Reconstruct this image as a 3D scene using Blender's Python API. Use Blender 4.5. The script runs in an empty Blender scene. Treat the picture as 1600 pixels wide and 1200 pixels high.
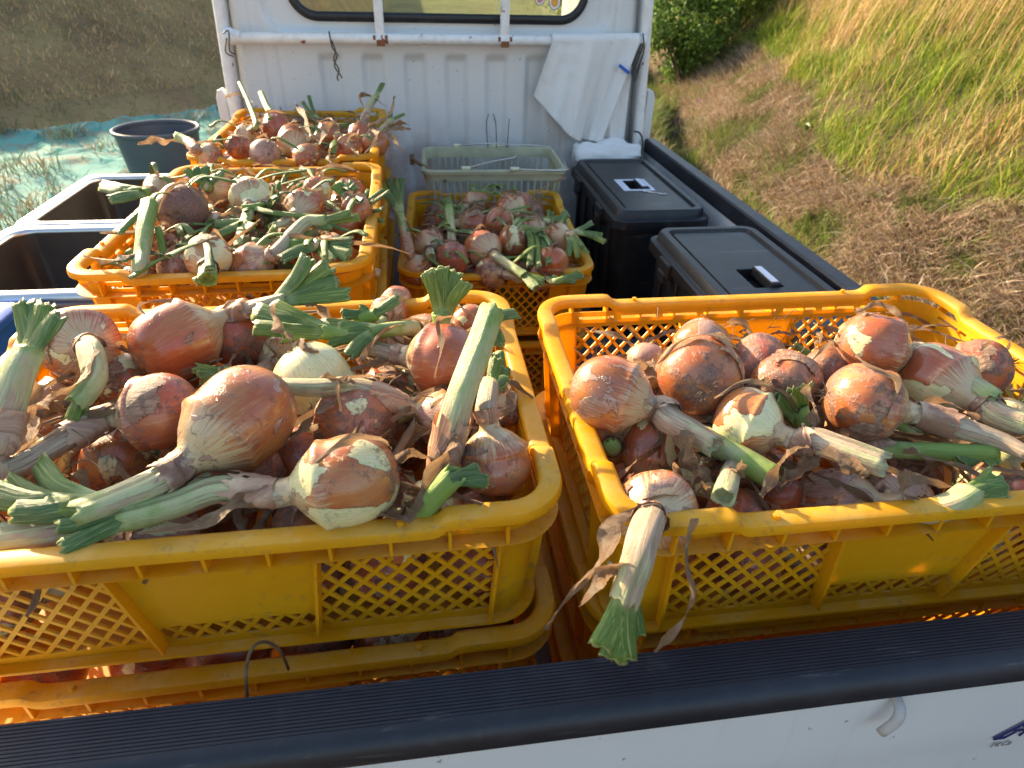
import bpy, bmesh, math, random
import numpy as np
from mathutils import Vector, Matrix, noise
S = bpy.context.scene
C = S.collection
random.seed(7)
R = math.radians
PI = math.pi

# ---------------------------------------------------------------- camera, world, sun, exposure
CAM_M = [[0.9907, -0.1341, 0.0228], [0.0555, 0.5513, 0.8325], [0.1242, 0.8235, -0.5536]]
cd = bpy.data.cameras.new('camera'); cam = bpy.data.objects.new('camera', cd); C.objects.link(cam)
_r, _u, _f = [Vector(a) for a in CAM_M]
_r.normalize(); _f = (_f - _r * _f.dot(_r)).normalized(); _u = _r.cross(_f)
cam.matrix_world = Matrix(((_r.x, _u.x, -_f.x, -0.0900), (_r.y, _u.y, -_f.y, -0.3052),
                           (_r.z, _u.z, -_f.z, 0.7949), (0, 0, 0, 1)))
cd.sensor_width = 36; cd.lens = 982.4 * 36 / 1600; cd.clip_start = 0.02; cd.clip_end = 600
cd.dof.use_dof = True; cd.dof.focus_distance = 0.72; cd.dof.aperture_fstop = 9.0
S.camera = cam
SUN_AZ, SUN_EL = R(-40), R(20)
w = bpy.data.worlds.new('World'); S.world = w; w.use_nodes = True
wn = w.node_tree; bg = wn.nodes['Background']
sky = wn.nodes.new('ShaderNodeTexSky'); sky.sky_type = 'NISHITA'; sky.sun_disc = False
sky.sun_elevation = SUN_EL; sky.sun_rotation = SUN_AZ % (2 * PI)
sky.dust_density = 2.0; sky.air_density = 1.2
wn.links.new(sky.outputs[0], bg.inputs[0]); bg.inputs[1].default_value = 0.12
sd = bpy.data.lights.new('sun', 'SUN'); sun = bpy.data.objects.new('sun', sd); C.objects.link(sun)
sd.energy = 5.0; sd.angle = R(0.8); sd.color = (1.0, 0.78, 0.50)
_d = Vector((math.sin(SUN_AZ) * math.cos(SUN_EL), math.cos(SUN_AZ) * math.cos(SUN_EL), math.sin(SUN_EL)))
sun.rotation_euler = _d.to_track_quat('Z', 'Y').to_euler()
S.view_settings.view_transform = 'Standard'; S.view_settings.look = 'None'
S.view_settings.exposure = 1.72; S.view_settings.gamma = 1; S.view_settings.use_curve_mapping = False

# ---------------------------------------------------------------- materials
class NT:
    def __init__(s, name):
        s.m = bpy.data.materials.new(name); s.m.use_nodes = True; s.t = s.m.node_tree
        s.b = s.t.nodes['Principled BSDF']; s.out = s.t.nodes['Material Output']
    def n(s, ty, **k):
        o = s.t.nodes.new('ShaderNode' + ty)
        for a, b in k.items(): setattr(o, a, b)
        return o
    def set(s, sock, v):
        if isinstance(v, bpy.types.NodeSocket): s.t.links.new(v, sock)
        elif isinstance(v, (tuple, list)) and len(v) == 3 and sock.type == 'RGBA': sock.default_value = (*v, 1)
        else: sock.default_value = v
    def math(s, op, a, b=0.0, c=0.0, clamp=False):
        o = s.n('Math', operation=op, use_clamp=clamp); s.set(o.inputs[0], a); s.set(o.inputs[1], b); s.set(o.inputs[2], c); return o.outputs[0]
    def vmath(s, op, a, b=(0, 0, 0)):
        o = s.n('VectorMath', operation=op); s.set(o.inputs[0], a); s.set(o.inputs[1], b); return o.outputs[0]
    def noise(s, vec, scale, detail=3, rough=0.55, dist=0.0):
        o = s.n('TexNoise'); s.set(o.inputs['Vector'], vec); o.inputs['Scale'].default_value = scale
        o.inputs['Detail'].default_value = detail; o.inputs['Roughness'].default_value = rough; o.inputs['Distortion'].default_value = dist
        return o.outputs['Fac']
    def step(s, v, a, b):
        o = s.n('MapRange', interpolation_type='SMOOTHSTEP'); s.set(o.inputs[0], v); s.set(o.inputs[1], a); s.set(o.inputs[2], b); return o.outputs[0]
    def mix(s, f, a, b, mode='MIX'):
        o = s.n('Mix', data_type='RGBA', blend_type=mode); s.set(o.inputs[0], f); s.set(o.inputs[6], a); s.set(o.inputs[7], b); return o.outputs[2]
    def bump(s, h, strength, dist=0.001, normal=None):
        o = s.n('Bump'); s.set(o.inputs['Height'], h); o.inputs['Strength'].default_value = strength; o.inputs['Distance'].default_value = dist
        if normal: s.set(o.inputs['Normal'], normal)
        return o.outputs[0]
    def P(s, **k):
        for a, v in k.items(): s.set(s.b.inputs[{'col': 'Base Color', 'rough': 'Roughness', 'metal': 'Metallic', 'nrm': 'Normal', 'coat': 'Coat Weight', 'spec': 'Specular IOR Level', 'trans': 'Transmission Weight', 'sheen': 'Sheen Weight'}[a]], v)
    def translucent(s, col, fac):
        tr = s.n('BsdfTranslucent'); s.set(tr.inputs[0], col); mx = s.n('MixShader'); s.set(mx.inputs[0], fac)
        s.t.links.new(s.b.outputs[0], mx.inputs[1]); s.t.links.new(tr.outputs[0], mx.inputs[2]); s.t.links.new(mx.outputs[0], s.out.inputs[0])
    def obj(s): return s.n('TexCoord').outputs['Object']
    def rnd(s): return s.n('ObjectInfo').outputs['Random']
    def oattr(s, nm): 
        return s.n('Attribute', attribute_type='OBJECT', attribute_name=nm).outputs['Fac']
    def xyz(s, v):
        o = s.n('SeparateXYZ'); s.set(o.inputs[0], v); return o.outputs
    def comb(s, x, y, z):
        o = s.n('CombineXYZ'); s.set(o.inputs[0], x); s.set(o.inputs[1], y); s.set(o.inputs[2], z); return o.outputs[0]

def m_plain(name, col, rough=0.5, metal=0, var=0.12, scale=40, bump=0.0, bs=300, spec=0.5):
    t = NT(name); p = t.obj(); n = t.noise(p, scale, 4)
    c = t.mix(n, tuple(x * (1 - var) for x in col), tuple(min(1, x * (1 + var)) for x in col))
    t.P(col=c, rough=t.math('ADD', rough - 0.08, t.math('MULTIPLY', n, 0.16)), metal=metal, spec=spec)
    if bump: t.P(nrm=t.bump(t.noise(p, bs, 3), bump))
    return t.m

def m_bulb():
    t = NT('onion_skin'); p = t.obj(); r = t.rnd(); x, y, z = t.xyz(p)
    red, peel, paper, dirt = t.oattr('red'), t.oattr('peel'), t.oattr('paper'), t.oattr('dirt')
    th = t.vmath('NORMALIZE', t.comb(x, y, 0.0)); tx, ty, _ = t.xyz(th)
    off = t.math('MULTIPLY', r, 37.0)
    v = t.vmath('ADD', t.comb(tx, ty, t.math('MULTIPLY', z, 0.13)), t.comb(off, off, off))
    p2 = t.vmath('ADD', t.comb(x, y, t.math('MULTIPLY', z, 0.55)), t.comb(off, off, off))
    st = t.noise(v, 16, 4, 0.6); stf = t.noise(v, 42, 3, 0.7)
    big = t.noise(p2, 1.3, 3)
    fine = t.noise(p, 16, 5, 0.65)
    c = t.mix(t.step(big, 0.35, 0.65), (0.40, 0.090, 0.020), (0.50, 0.205, 0.060))
    c = t.mix(red, c, t.mix(big, (0.40, 0.085, 0.03), (0.30, 0.06, 0.035)))
    c = t.mix(t.math('MULTIPLY', t.step(st, 0.5, 0.85), 0.7), c, (0.58, 0.31, 0.12))
    mv = t.step(t.noise(t.vmath('ADD', p2, (4.0, 8.0, 1.0)), 1.1, 4, 0.6), 0.48, 0.66)
    c = t.mix(t.math('MULTIPLY', mv, 0.55), c, (0.33, 0.15, 0.115))
    c = t.mix(t.math('MULTIPLY', t.step(stf, 0.55, 0.75), 0.30), c, (0.20, 0.07, 0.03))
    # towards the neck the skin is straw coloured
    nk = t.step(t.math('ADD', z, t.math('MULTIPLY', t.math('SUBTRACT', st, 0.5), 1.6)), 0.35, 1.05)
    c = t.mix(t.math('MULTIPLY', nk, 0.72), c, t.mix(st, (0.60, 0.42, 0.24), (0.58, 0.54, 0.30)))
    # papery outer skin in tatters
    e1 = t.math('ADD', t.noise(p2, 1.6, 4, 0.5, 0.5), t.math('MULTIPLY', t.math('SUBTRACT', fine, 0.5), 0.05))
    pv = t.math('ADD', e1, t.math('MULTIPLY', paper, 0.5)); pa = t.step(pv, 0.735, 0.750)
    pc = t.mix(t.step(st, 0.35, 0.7), (0.34, 0.17, 0.12), (0.52, 0.34, 0.24))
    pc = t.mix(t.step(fine, 0.5, 0.8), pc, (0.30, 0.17, 0.13))
    c = t.mix(pa, c, pc)
    # peeled patches, pale underskin with green veins
    e2 = t.math('ADD', t.noise(t.vmath('ADD', p2, (9.1, 3.3, 5.0)), 1.25, 2, 0.45, 0.3), t.math('MULTIPLY', t.math('SUBTRACT', fine, 0.5), 0.018))
    ev = t.math('ADD', e2, t.math('MULTIPLY', peel, 0.5)); ev = t.math('ADD', ev, t.math('MULTIPLY', t.math('SUBTRACT', st, 0.5), 0.10)); pe = t.step(ev, 0.752, 0.768)
    gc = t.mix(t.step(st, 0.42, 0.62), (0.72, 0.63, 0.36), (0.60, 0.58, 0.27))
    gc = t.mix(t.math('MULTIPLY', t.step(stf, 0.55, 0.7), 0.3), gc, (0.50, 0.50, 0.20))
    c = t.mix(pe, c, gc)
    band = t.math('MAXIMUM', t.math('MULTIPLY', t.step(pv, 0.718, 0.734), t.math('SUBTRACT', 1.0, pa)), t.math('MULTIPLY', t.step(ev, 0.738, 0.754), t.math('SUBTRACT', 1.0, pe)))
    c = t.mix(t.math('MULTIPLY', band, 0.6), c, (0.11, 0.055, 0.04))
    # soil
    dn = t.noise(t.vmath('ADD', p, t.comb(off, off, off)), 3.2, 6, 0.72)
    root = t.step(t.math('MULTIPLY', z, -1.0), 0.55, 1.0)
    dm = t.step(t.math('ADD', t.math('ADD', dn, t.math('MULTIPLY', root, 0.16)), t.math('MULTIPLY', dirt, 0.42)), 0.615, 0.75)
    sp = t.step(t.noise(p, 24, 2, 0.5), 0.66, 0.71)
    dm = t.math('MAXIMUM', t.math('MULTIPLY', dm, 0.75), t.math('MULTIPLY', sp, 0.75))
    c = t.mix(dm, c, t.mix(t.step(fine, 0.35, 0.65), (0.055, 0.035, 0.032), (0.20, 0.135, 0.105)))
    rough = t.math('ADD', t.math('ADD', 0.20, t.math('MULTIPLY', pa, 0.22)), t.math('MULTIPLY', dm, 0.45), clamp=True)
    h = t.math('ADD', t.math('MULTIPLY', st, 0.35), t.math('MULTIPLY', stf, 0.16))
    h = t.math('ADD', h, t.math('ADD', t.math('MULTIPLY', pa, 0.45), t.math('MULTIPLY', pe, -0.30)))
    h = t.math('ADD', h, t.math('MULTIPLY', t.math('MULTIPLY', dm, fine), 1.6))
    h = t.math('ADD', h, t.math('MULTIPLY', t.math('MULTIPLY', fine, pa), 0.5))
    t.P(col=c, rough=rough, nrm=t.bump(h, 0.55, 0.0013), coat=t.math('MULTIPLY', t.math('SUBTRACT', 1.0, dm), 0.30))
    t.set(t.b.inputs['Coat Roughness'], 0.3)
    t.set(t.b.inputs['Subsurface Weight'], 0.12); t.set(t.b.inputs['Subsurface Radius'], (0.010, 0.004, 0.002)); t.set(t.b.inputs['Subsurface Scale'], 1.0)
    return t.m

def uvn(t):
    u, v, _ = t.xyz(t.n('UVMap').outputs[0])
    a = t.math('MULTIPLY', u, 2 * PI)
    off = t.math('MULTIPLY', t.rnd(), 31.0)
    return v, t.comb(t.math('ADD', t.math('COSINE', a), off), t.math('SINE', a), t.math('MULTIPLY', v, 0.35)), off

def m_stem():
    t = NT('onion_stem'); v, q, off = uvn(t); g = t.oattr('green'); p = t.obj()
    st = t.noise(q, 9, 4, 0.6); stf = t.noise(q, 26, 3, 0.6); big = t.noise(p, 55, 3)
    k = t.math('ADD', t.math('ADD', v, t.math('MULTIPLY', g, 0.9)), t.math('MULTIPLY', t.math('SUBTRACT', big, 0.5), 0.9))
    c = t.mix(t.step(st, 0.35, 0.65), (0.45, 0.31, 0.20), (0.66, 0.56, 0.39))
    c = t.mix(t.step(k, 0.50, 0.95), c, t.mix(st, (0.60, 0.58, 0.33), (0.46, 0.50, 0.23)))
    c = t.mix(t.step(k, 1.0, 1.6), c, t.mix(st, (0.15, 0.27, 0.05), (0.30, 0.42, 0.09)))
    pap = t.step(t.noise(t.vmath('ADD', q, (3, 1, 7)), 2.2, 5, 0.65), 0.50, 0.53)
    pap = t.math('MULTIPLY', pap, t.step(k, 1.3, 0.8))
    c = t.mix(pap, c, t.mix(stf, (0.36, 0.22, 0.14), (0.66, 0.50, 0.35)))
    sp = t.step(t.noise(p, 700, 2), 0.68, 0.74)
    c = t.mix(t.math('MULTIPLY', sp, 0.6), c, (0.12, 0.08, 0.05))
    h = t.math('ADD', t.math('ADD', st, t.math('MULTIPLY', stf, 0.5)), t.math('MULTIPLY', pap, 0.6)); h = t.math('ADD', h, t.math('MULTIPLY', t.noise(p, 190, 4, 0.6), 0.5))
    t.P(col=c, rough=0.48, nrm=t.bump(h, 0.9, 0.0016)); t.translucent(c, 0.12); return t.m

def m_leaf():
    t = NT('onion_leaf'); v, q, off = uvn(t); p = t.obj(); r = t.rnd()
    st = t.noise(q, 8, 3, 0.6); stf = t.noise(q, 22, 2, 0.5); big = t.noise(p, 40, 3)
    c = t.mix(r, (0.105, 0.185, 0.012), (0.048, 0.115, 0.030))
    c = t.mix(t.step(st, 0.4, 0.7), c, t.mix(r, (0.29, 0.36, 0.045), (0.13, 0.23, 0.06)))
    c = t.mix(t.step(t.math('SUBTRACT', t.math('MULTIPLY', big, 0.35), v), -0.22, 0.08), c, (0.42, 0.48, 0.20))
    c = t.mix(t.step(v, 0.955, 0.99), c, (0.36, 0.40, 0.15))
    dm = t.step(t.noise(p, 130, 5, 0.7), 0.62, 0.70)
    c = t.mix(t.math('MULTIPLY', dm, 0.6), c, (0.30, 0.23, 0.12)); c = t.mix(t.math('MULTIPLY', t.step(t.noise(q, 5, 3, 0.5), 0.56, 0.64), 0.45), c, (0.45, 0.50, 0.20))
    t.P(col=c, rough=0.42, nrm=t.bump(t.math('ADD', st, t.math('MULTIPLY', stf, 0.6)), 0.6, 0.0012)); t.translucent(c, 0.22); return t.m

def m_dry():
    t = NT('dry_leaf'); v, q, off = uvn(t); p = t.obj(); r = t.rnd()
    st = t.noise(q, 12, 4, 0.6); big = t.noise(p, 60, 4)
    c = t.mix(r, (0.40, 0.20, 0.085), (0.50, 0.31, 0.17)); c = t.mix(t.step(st, 0.35, 0.62), t.mix(0.75, c, (0.09, 0.05, 0.035)), c); fb = t.noise(q, 34, 3, 0.7); c = t.mix(t.step(fb, 0.5, 0.62), c, (0.62, 0.43, 0.24))
    c = t.mix(t.step(big, 0.5, 0.75), c, (0.60, 0.47, 0.33))
    t.P(col=c, rough=0.6, nrm=t.bump(t.math('ADD', t.math('ADD', st, fb), t.math('MULTIPLY', big, 0.5)), 1.0, 0.0022)); t.translucent(c, 0.25); return t.m

def m_flake():
    t = NT('skin_flake'); p = t.obj(); x, y, z = t.xyz(p); th = t.vmath('NORMALIZE', t.comb(x, y, 0.0)); tx, ty, _ = t.xyz(th)
    r = t.rnd(); v = t.comb(t.math('ADD', tx, t.math('MULTIPLY', r, 20)), ty, t.math('MULTIPLY', z, 0.15))
    st = t.noise(v, 14, 4); big = t.noise(p, 5, 4)
    c = t.mix(t.step(st, 0.35, 0.65), t.mix(r, (0.36, 0.14, 0.07), (0.38, 0.22, 0.15)), (0.58, 0.38, 0.25)); c = t.mix(t.step(big, 0.45, 0.65), c, (0.24, 0.13, 0.09)); c = t.mix(t.step(t.noise(p, 26, 4), 0.55, 0.7), c, (0.64, 0.48, 0.33))
    t.P(col=c, rough=0.5, nrm=t.bump(t.math('ADD', t.math('ADD', st, big), t.noise(p, 30, 4, 0.7)), 1.0, 0.0022)); t.translucent(c, 0.2); return t.m

def m_yellow():
    t = NT('yellow_plastic'); p = t.obj(); n = t.noise(p, 9, 5, 0.65); f = t.noise(p, 90, 5, 0.7)
    c = t.mix(t.step(n, 0.3, 0.7), (0.78, 0.395, 0.003), (0.84, 0.470, 0.005))
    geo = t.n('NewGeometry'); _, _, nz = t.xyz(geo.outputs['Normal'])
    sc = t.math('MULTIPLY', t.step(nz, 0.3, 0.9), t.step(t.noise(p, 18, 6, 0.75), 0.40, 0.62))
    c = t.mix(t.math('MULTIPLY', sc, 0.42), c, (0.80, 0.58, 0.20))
    dm = t.math('MULTIPLY', t.step(f, 0.52, 0.70), t.step(n, 0.42, 0.62)); scr = t.step(t.noise(t.vmath('MULTIPLY', p, (9, 9, 110)), 2.0, 4, 0.7), 0.64, 0.70); dm = t.math('MAXIMUM', dm, t.math('MULTIPLY', scr, 0.35))
    c = t.mix(t.math('MULTIPLY', dm, 0.6), c, (0.25, 0.17, 0.09))
    t.P(col=c, rough=t.math('ADD', 0.36, t.math('MULTIPLY', f, 0.22)), nrm=t.bump(f, 0.12, 0.0006)); t.translucent(t.mix(0.5, c, (0.98, 0.58, 0.004)), 0.42); return t.m

def m_paint():
    t = NT('white_paint'); p = t.obj(); n = t.noise(p, 3.5, 5, 0.65); f = t.noise(p, 55, 5, 0.7); x, y, z = t.xyz(p)
    c = t.mix(n, (0.60, 0.61, 0.62), (0.70, 0.70, 0.69))
    zl = t.math('SUBTRACT', z, 0.70); grime_shade = t.math('MULTIPLY', t.math('MULTIPLY', t.step(y, 0.80, 0.95), t.step(z, 1.12, 0.90)), t.step(t.noise(p, 9, 5, 0.6), 0.36, 0.62))  # patchy grime and shade painted together into the low cab back
    c = t.mix(t.math('MULTIPLY', grime_shade, 0.6), c, (0.33, 0.28, 0.24))
    sp = t.step(t.noise(t.vmath('ADD', p, (4, 4, 4)), 75, 3, 0.6), 0.70, 0.735)
    c = t.mix(t.math('MULTIPLY', sp, 0.75), c, (0.18, 0.11, 0.08))
    strk = t.step(t.noise(t.vmath('MULTIPLY', p, (30, 30, 3)), 1.0, 4), 0.6, 0.75)
    c = t.mix(t.math('MULTIPLY', strk, 0.16), c, (0.40, 0.36, 0.32))
    t.P(col=c, rough=t.math('ADD', 0.24, t.math('MULTIPLY', f, 0.22)), nrm=t.bump(n, 0.05, 0.002)); return t.m

def m_pipe():
    t = NT('chipped_white_pipe'); p = t.obj(); n = t.noise(p, 45, 4, 0.6); r = t.step(t.noise(t.vmath('ADD', p, (2, 7, 1)), 26, 4, 0.6), 0.66, 0.70)
    c = t.mix(t.step(n, 0.4, 0.8), (0.80, 0.80, 0.79), (0.66, 0.65, 0.62)); c = t.mix(r, c, (0.24, 0.07, 0.03))
    t.P(col=c, rough=t.math('ADD', 0.3, t.math('MULTIPLY', r, 0.5)), nrm=t.bump(r, -0.3, 0.001)); return t.m

def m_black(name, col=(0.008, 0.009, 0.012), ribs=False):
    t = NT(name); p = t.obj(); n = t.noise(p, 14, 6, 0.7); f = t.noise(p, 260, 3); x, y, z = t.xyz(p)
    sc = t.step(t.noise(t.vmath('MULTIPLY', p, (6, 60, 60)), 1.4, 4, 0.7), 0.60, 0.70)
    c = t.mix(t.step(n, 0.45, 0.75), col, tuple(a * 1.7 + 0.004 for a in col)); c = t.mix(t.math('MULTIPLY', sc, 0.25), c, (0.20, 0.19, 0.18))
    du = t.step(t.noise(p, 30, 6, 0.7), 0.55, 0.8); c = t.mix(t.math('MULTIPLY', du, 0.16), c, (0.16, 0.14, 0.12))
    t.P(col=c, rough=t.math('ADD', 0.36, t.math('MULTIPLY', n, 0.25)), nrm=t.bump(f, 0.18, 0.0006)); return t.m

def m_vcol(name, rough=0.6, tr=0.3):
    t = NT(name); a = t.n('Attribute', attribute_name='tint'); c = a.outputs['Color']
    t.P(col=c, rough=rough, spec=0.25)
    if tr: t.translucent(c, tr)
    return t.m

def m_ground():
    t = NT('earth'); p = t.obj(); n = t.noise(p, 1.2, 6, 0.65); f = t.noise(p, 18, 6, 0.7); g = t.noise(p, 120, 4, 0.7)
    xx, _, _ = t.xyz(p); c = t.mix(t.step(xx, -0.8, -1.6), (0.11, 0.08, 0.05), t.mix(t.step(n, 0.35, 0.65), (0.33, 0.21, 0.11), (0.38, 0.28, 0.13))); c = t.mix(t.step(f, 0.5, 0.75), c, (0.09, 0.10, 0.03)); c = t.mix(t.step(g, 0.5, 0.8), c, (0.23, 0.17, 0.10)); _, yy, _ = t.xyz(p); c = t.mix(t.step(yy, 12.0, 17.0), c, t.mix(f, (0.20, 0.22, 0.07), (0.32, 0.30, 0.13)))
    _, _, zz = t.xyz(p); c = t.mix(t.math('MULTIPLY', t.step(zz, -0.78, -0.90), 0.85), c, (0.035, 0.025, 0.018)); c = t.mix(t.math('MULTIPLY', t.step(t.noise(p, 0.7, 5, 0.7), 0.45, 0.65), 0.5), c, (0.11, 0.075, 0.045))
    t.P(col=c, rough=0.95, spec=0.1, nrm=t.bump(t.math('ADD', f, t.math('MULTIPLY', g, 0.4)), 0.9, 0.04)); return t.m

def m_tarp():
    t = NT('turquoise_tarp'); p = t.obj(); n = t.noise(p, 2.2, 5, 0.6, 0.5); f = t.noise(p, 30, 5, 0.7)
    c = t.mix(n, (0.05, 0.22, 0.20), (0.09, 0.30, 0.27)); dm = t.step(t.noise(p, 3.1, 6, 0.75), 0.50, 0.60)
    c = t.mix(t.math('MULTIPLY', dm, 0.7), c, (0.16, 0.13, 0.09)); c = t.mix(t.math('MULTIPLY', t.step(f, 0.55, 0.7), 0.35), c, (0.10, 0.16, 0.13))
    wet = t.step(t.noise(t.vmath('ADD', p, (5, 1, 0)), 1.1, 3), 0.60, 0.64)
    t.P(col=c, spec=0.12, rough=t.math('SUBTRACT', 0.8, t.math('MULTIPLY', wet, 0.35)), nrm=t.bump(t.math('ADD', n, t.math('MULTIPLY', f, 0.15)), 0.35, 0.02)); return t.m

def m_cloth():
    t = NT('white_towel'); p = t.obj(); n = t.noise(p, 10, 5, 0.6); x, y, z = t.xyz(p)
    wv = t.noise(p, 900, 2, 0.5); dm = t.step(t.noise(p, 18, 5, 0.7), 0.60, 0.78)
    c = t.mix(n, (0.82, 0.81, 0.79), (0.88, 0.87, 0.85)); c = t.mix(t.math('MULTIPLY', dm, 0.4), c, (0.42, 0.37, 0.30))
    t.P(col=c, rough=0.95, spec=0.1, nrm=t.bump(t.math('ADD', wv, t.math('MULTIPLY', n, 2.0)), 0.5, 0.0015), sheen=0.2); t.translucent(c, 0.15); return t.m

def m_steel():
    t = NT('stainless_steel'); p = t.obj(); n = t.noise(t.vmath('MULTIPLY', p, (4, 90, 4)), 2, 4); d = t.noise(p, 9, 5, 0.7)
    c = t.mix(t.step(d, 0.5, 0.75), (0.60, 0.60, 0.60), (0.36, 0.33, 0.30)); t.P(col=c, metal=1.0, rough=t.math('ADD', 0.20, t.math('MULTIPLY', d, 0.3)), nrm=t.bump(n, 0.06, 0.001)); return t.m

def m_glass():
    t = NT('window_glass'); t.P(col=(0.90, 0.96, 0.94), rough=0.02, trans=1.0); t.b.inputs['IOR'].default_value = 1.08
    tr = t.n('BsdfTransparent'); tr.inputs[0].default_value = (0.86, 0.93, 0.90, 1); gl = t.n('BsdfGlossy'); gl.inputs['Roughness'].default_value = 0.03
    mx = t.n('MixShader'); mx.inputs[0].default_value = 0.22
    t.t.links.new(tr.outputs[0], mx.inputs[1]); t.t.links.new(gl.outputs[0], mx.inputs[2]); t.t.links.new(mx.outputs[0], t.out.inputs[0]); return t.m

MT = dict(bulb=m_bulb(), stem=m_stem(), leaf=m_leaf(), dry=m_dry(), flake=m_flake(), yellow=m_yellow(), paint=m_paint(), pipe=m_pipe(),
          box=m_black('black_box_plastic'), rubber=m_black('black_rubber_rail', (0.009, 0.010, 0.016)), seal=m_black('window_rubber', (0.012, 0.013, 0.016)), veg=m_vcol('grass_blades'),
          straw=m_vcol('straw_blades', 0.8, 0.15), ground=m_ground(), tarp=m_tarp(), cloth=m_cloth(), steel=m_steel(), glass=m_glass(),
          root=m_plain('dry_roots', (0.16, 0.11, 0.07), 0.9, var=0.4), wire=m_plain('dark_wire', (0.06, 0.055, 0.05), 0.6, var=0.3),
          bed=m_plain('bed_floor_paint', (0.16, 0.16, 0.16), 0.7, var=0.35, scale=9), rust=m_plain('rusty_clamp', (0.24, 0.085, 0.035), 0.85, var=0.5, scale=90, bump=0.5),
          bucket=m_plain('grey_bucket_plastic', (0.07, 0.077, 0.10), 0.5, var=0.2, scale=8), blue=m_plain('blue_plastic', (0.01, 0.11, 0.50), 0.4, var=0.15),
          stain=m_plain('stained_sink_bowl', (0.055, 0.042, 0.032), 0.45, 0.3, var=0.7, scale=5), basket=m_plain('grey_green_basket_plastic', (0.38, 0.38, 0.25), 0.6, var=0.35, scale=22, bump=0.2), sticker=m_plain('white_sticker', (0.62, 0.64, 0.74), 0.5, var=0.08),
          hook=m_plain('dull_white_hook', (0.42, 0.40, 0.38), 0.5, var=0.3, scale=60), metal=m_plain('bright_metal', (0.62, 0.62, 0.60), 0.35, 0.9, var=0.2, scale=80), knob=m_plain('pale_knob', (0.60, 0.62, 0.42), 0.5), navy=m_plain('navy_print', (0.02, 0.02, 0.12), 0.4),
          greyprint=m_plain('grey_print', (0.25, 0.24, 0.24), 0.5), pink=m_plain('pink_print', (0.65, 0.20, 0.25), 0.5), orange=m_plain('orange_print', (0.75, 0.36, 0.06), 0.5), white=m_plain('white_print', (0.8, 0.8, 0.78), 0.5),
          seat=m_plain('dark_interior', (0.05, 0.05, 0.055), 0.8), bark=m_plain('bark', (0.10, 0.075, 0.05), 0.9, var=0.4), petal=m_plain('purple_petal', (0.40, 0.10, 0.50), 0.6), litter=m_plain('scrap_cloth', (0.35, 0.40, 0.50), 0.8, var=0.5, scale=14))

# ---------------------------------------------------------------- helpers
class MB:
    def __init__(s): s.v = []; s.f = []; s.uv = []
    def add(s, vs, fs, uv=None):
        o = len(s.v); s.v += [tuple(a) for a in vs]; s.f += [tuple(i + o for i in f) for f in fs]; s.uv += (uv if uv else [(0, 0)] * len(vs))
    def box(s, a, b, mat=None):
        x0, y0, z0 = a; x1, y1, z1 = b
        vs = [Vector(q) for q in ((x0, y0, z0), (x1, y0, z0), (x1, y1, z0), (x0, y1, z0), (x0, y0, z1), (x1, y0, z1), (x1, y1, z1), (x0, y1, z1))]
        if mat is not None: vs = [mat @ q for q in vs]
        s.add(vs, [(0, 3, 2, 1), (4, 5, 6, 7), (0, 1, 5, 4), (1, 2, 6, 5), (2, 3, 7, 6), (3, 0, 4, 7)])
    def sweep(s, rings, closed_u=True, closed_v=False, cap=False):
        n = len(rings[0]); m = len(rings); vs = [q for r in rings for q in r]; fs = []
        for i in range(m if closed_v else m - 1):
            for j in range(n if closed_u else n - 1):
                a = i * n + j; b = i * n + (j + 1) % n; c = ((i + 1) % m) * n + (j + 1) % n; d = ((i + 1) % m) * n + j
                fs.append((a, b, c, d))
        if cap: fs.append(tuple(range(n - 1, -1, -1))); fs.append(tuple((m - 1) * n + j for j in range(n)))
        s.add(vs, fs)
    def build(s, name, mat, parent=None, smooth=False, bevel=0.0, seg=2, loc=None, auto=None):
        me = bpy.data.meshes.new(name); me.from_pydata([tuple(v) for v in s.v], [], s.f)
        if any(u != (0, 0) for u in s.uv):
            l = me.uv_layers.new(name='UVMap'); idx = np.empty(len(me.loops), dtype=np.int32); me.loops.foreach_get('vertex_index', idx)
            l.data.foreach_set('uv', np.array(s.uv, dtype=np.float32)[idx].ravel())
        if smooth: me.polygons.foreach_set('use_smooth', [True] * len(me.polygons))
        me.materials.append(MT[mat] if isinstance(mat, str) else mat)
        o = bpy.data.objects.new(name, me); C.objects.link(o)
        if parent: o.parent = parent
        if loc is not None: o.location = loc
        if bevel:
            b = o.modifiers.new('bevel', 'BEVEL'); b.width = bevel; b.segments = seg; b.limit_method = 'ANGLE'; b.angle_limit = R(40)
        if auto: 
            me.polygons.foreach_set('use_smooth', [True] * len(me.polygons))
            me.set_sharp_from_angle(angle=R(auto))
        return o

def tag(o, label=None, cat=None, group=None, kind=None):
    if label: o['label'] = label
    if cat: o['category'] = cat
    if group: o['group'] = group
    if kind: o['kind'] = kind
    return o
def empty(name, loc=(0, 0, 0), rz=0.0, label=None, cat=None, group=None):
    o = bpy.data.objects.new(name, None); C.objects.link(o); o.location = loc; o.rotation_euler = (0, 0, rz); o.empty_display_size = 0.05
    return tag(o, label, cat, group)
def copy_tree(o, parent=None):
    c = o.copy(); C.objects.link(c)
    if parent: c.parent = parent
    for ch in list(o.children): copy_tree(ch, c)
    return c

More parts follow.
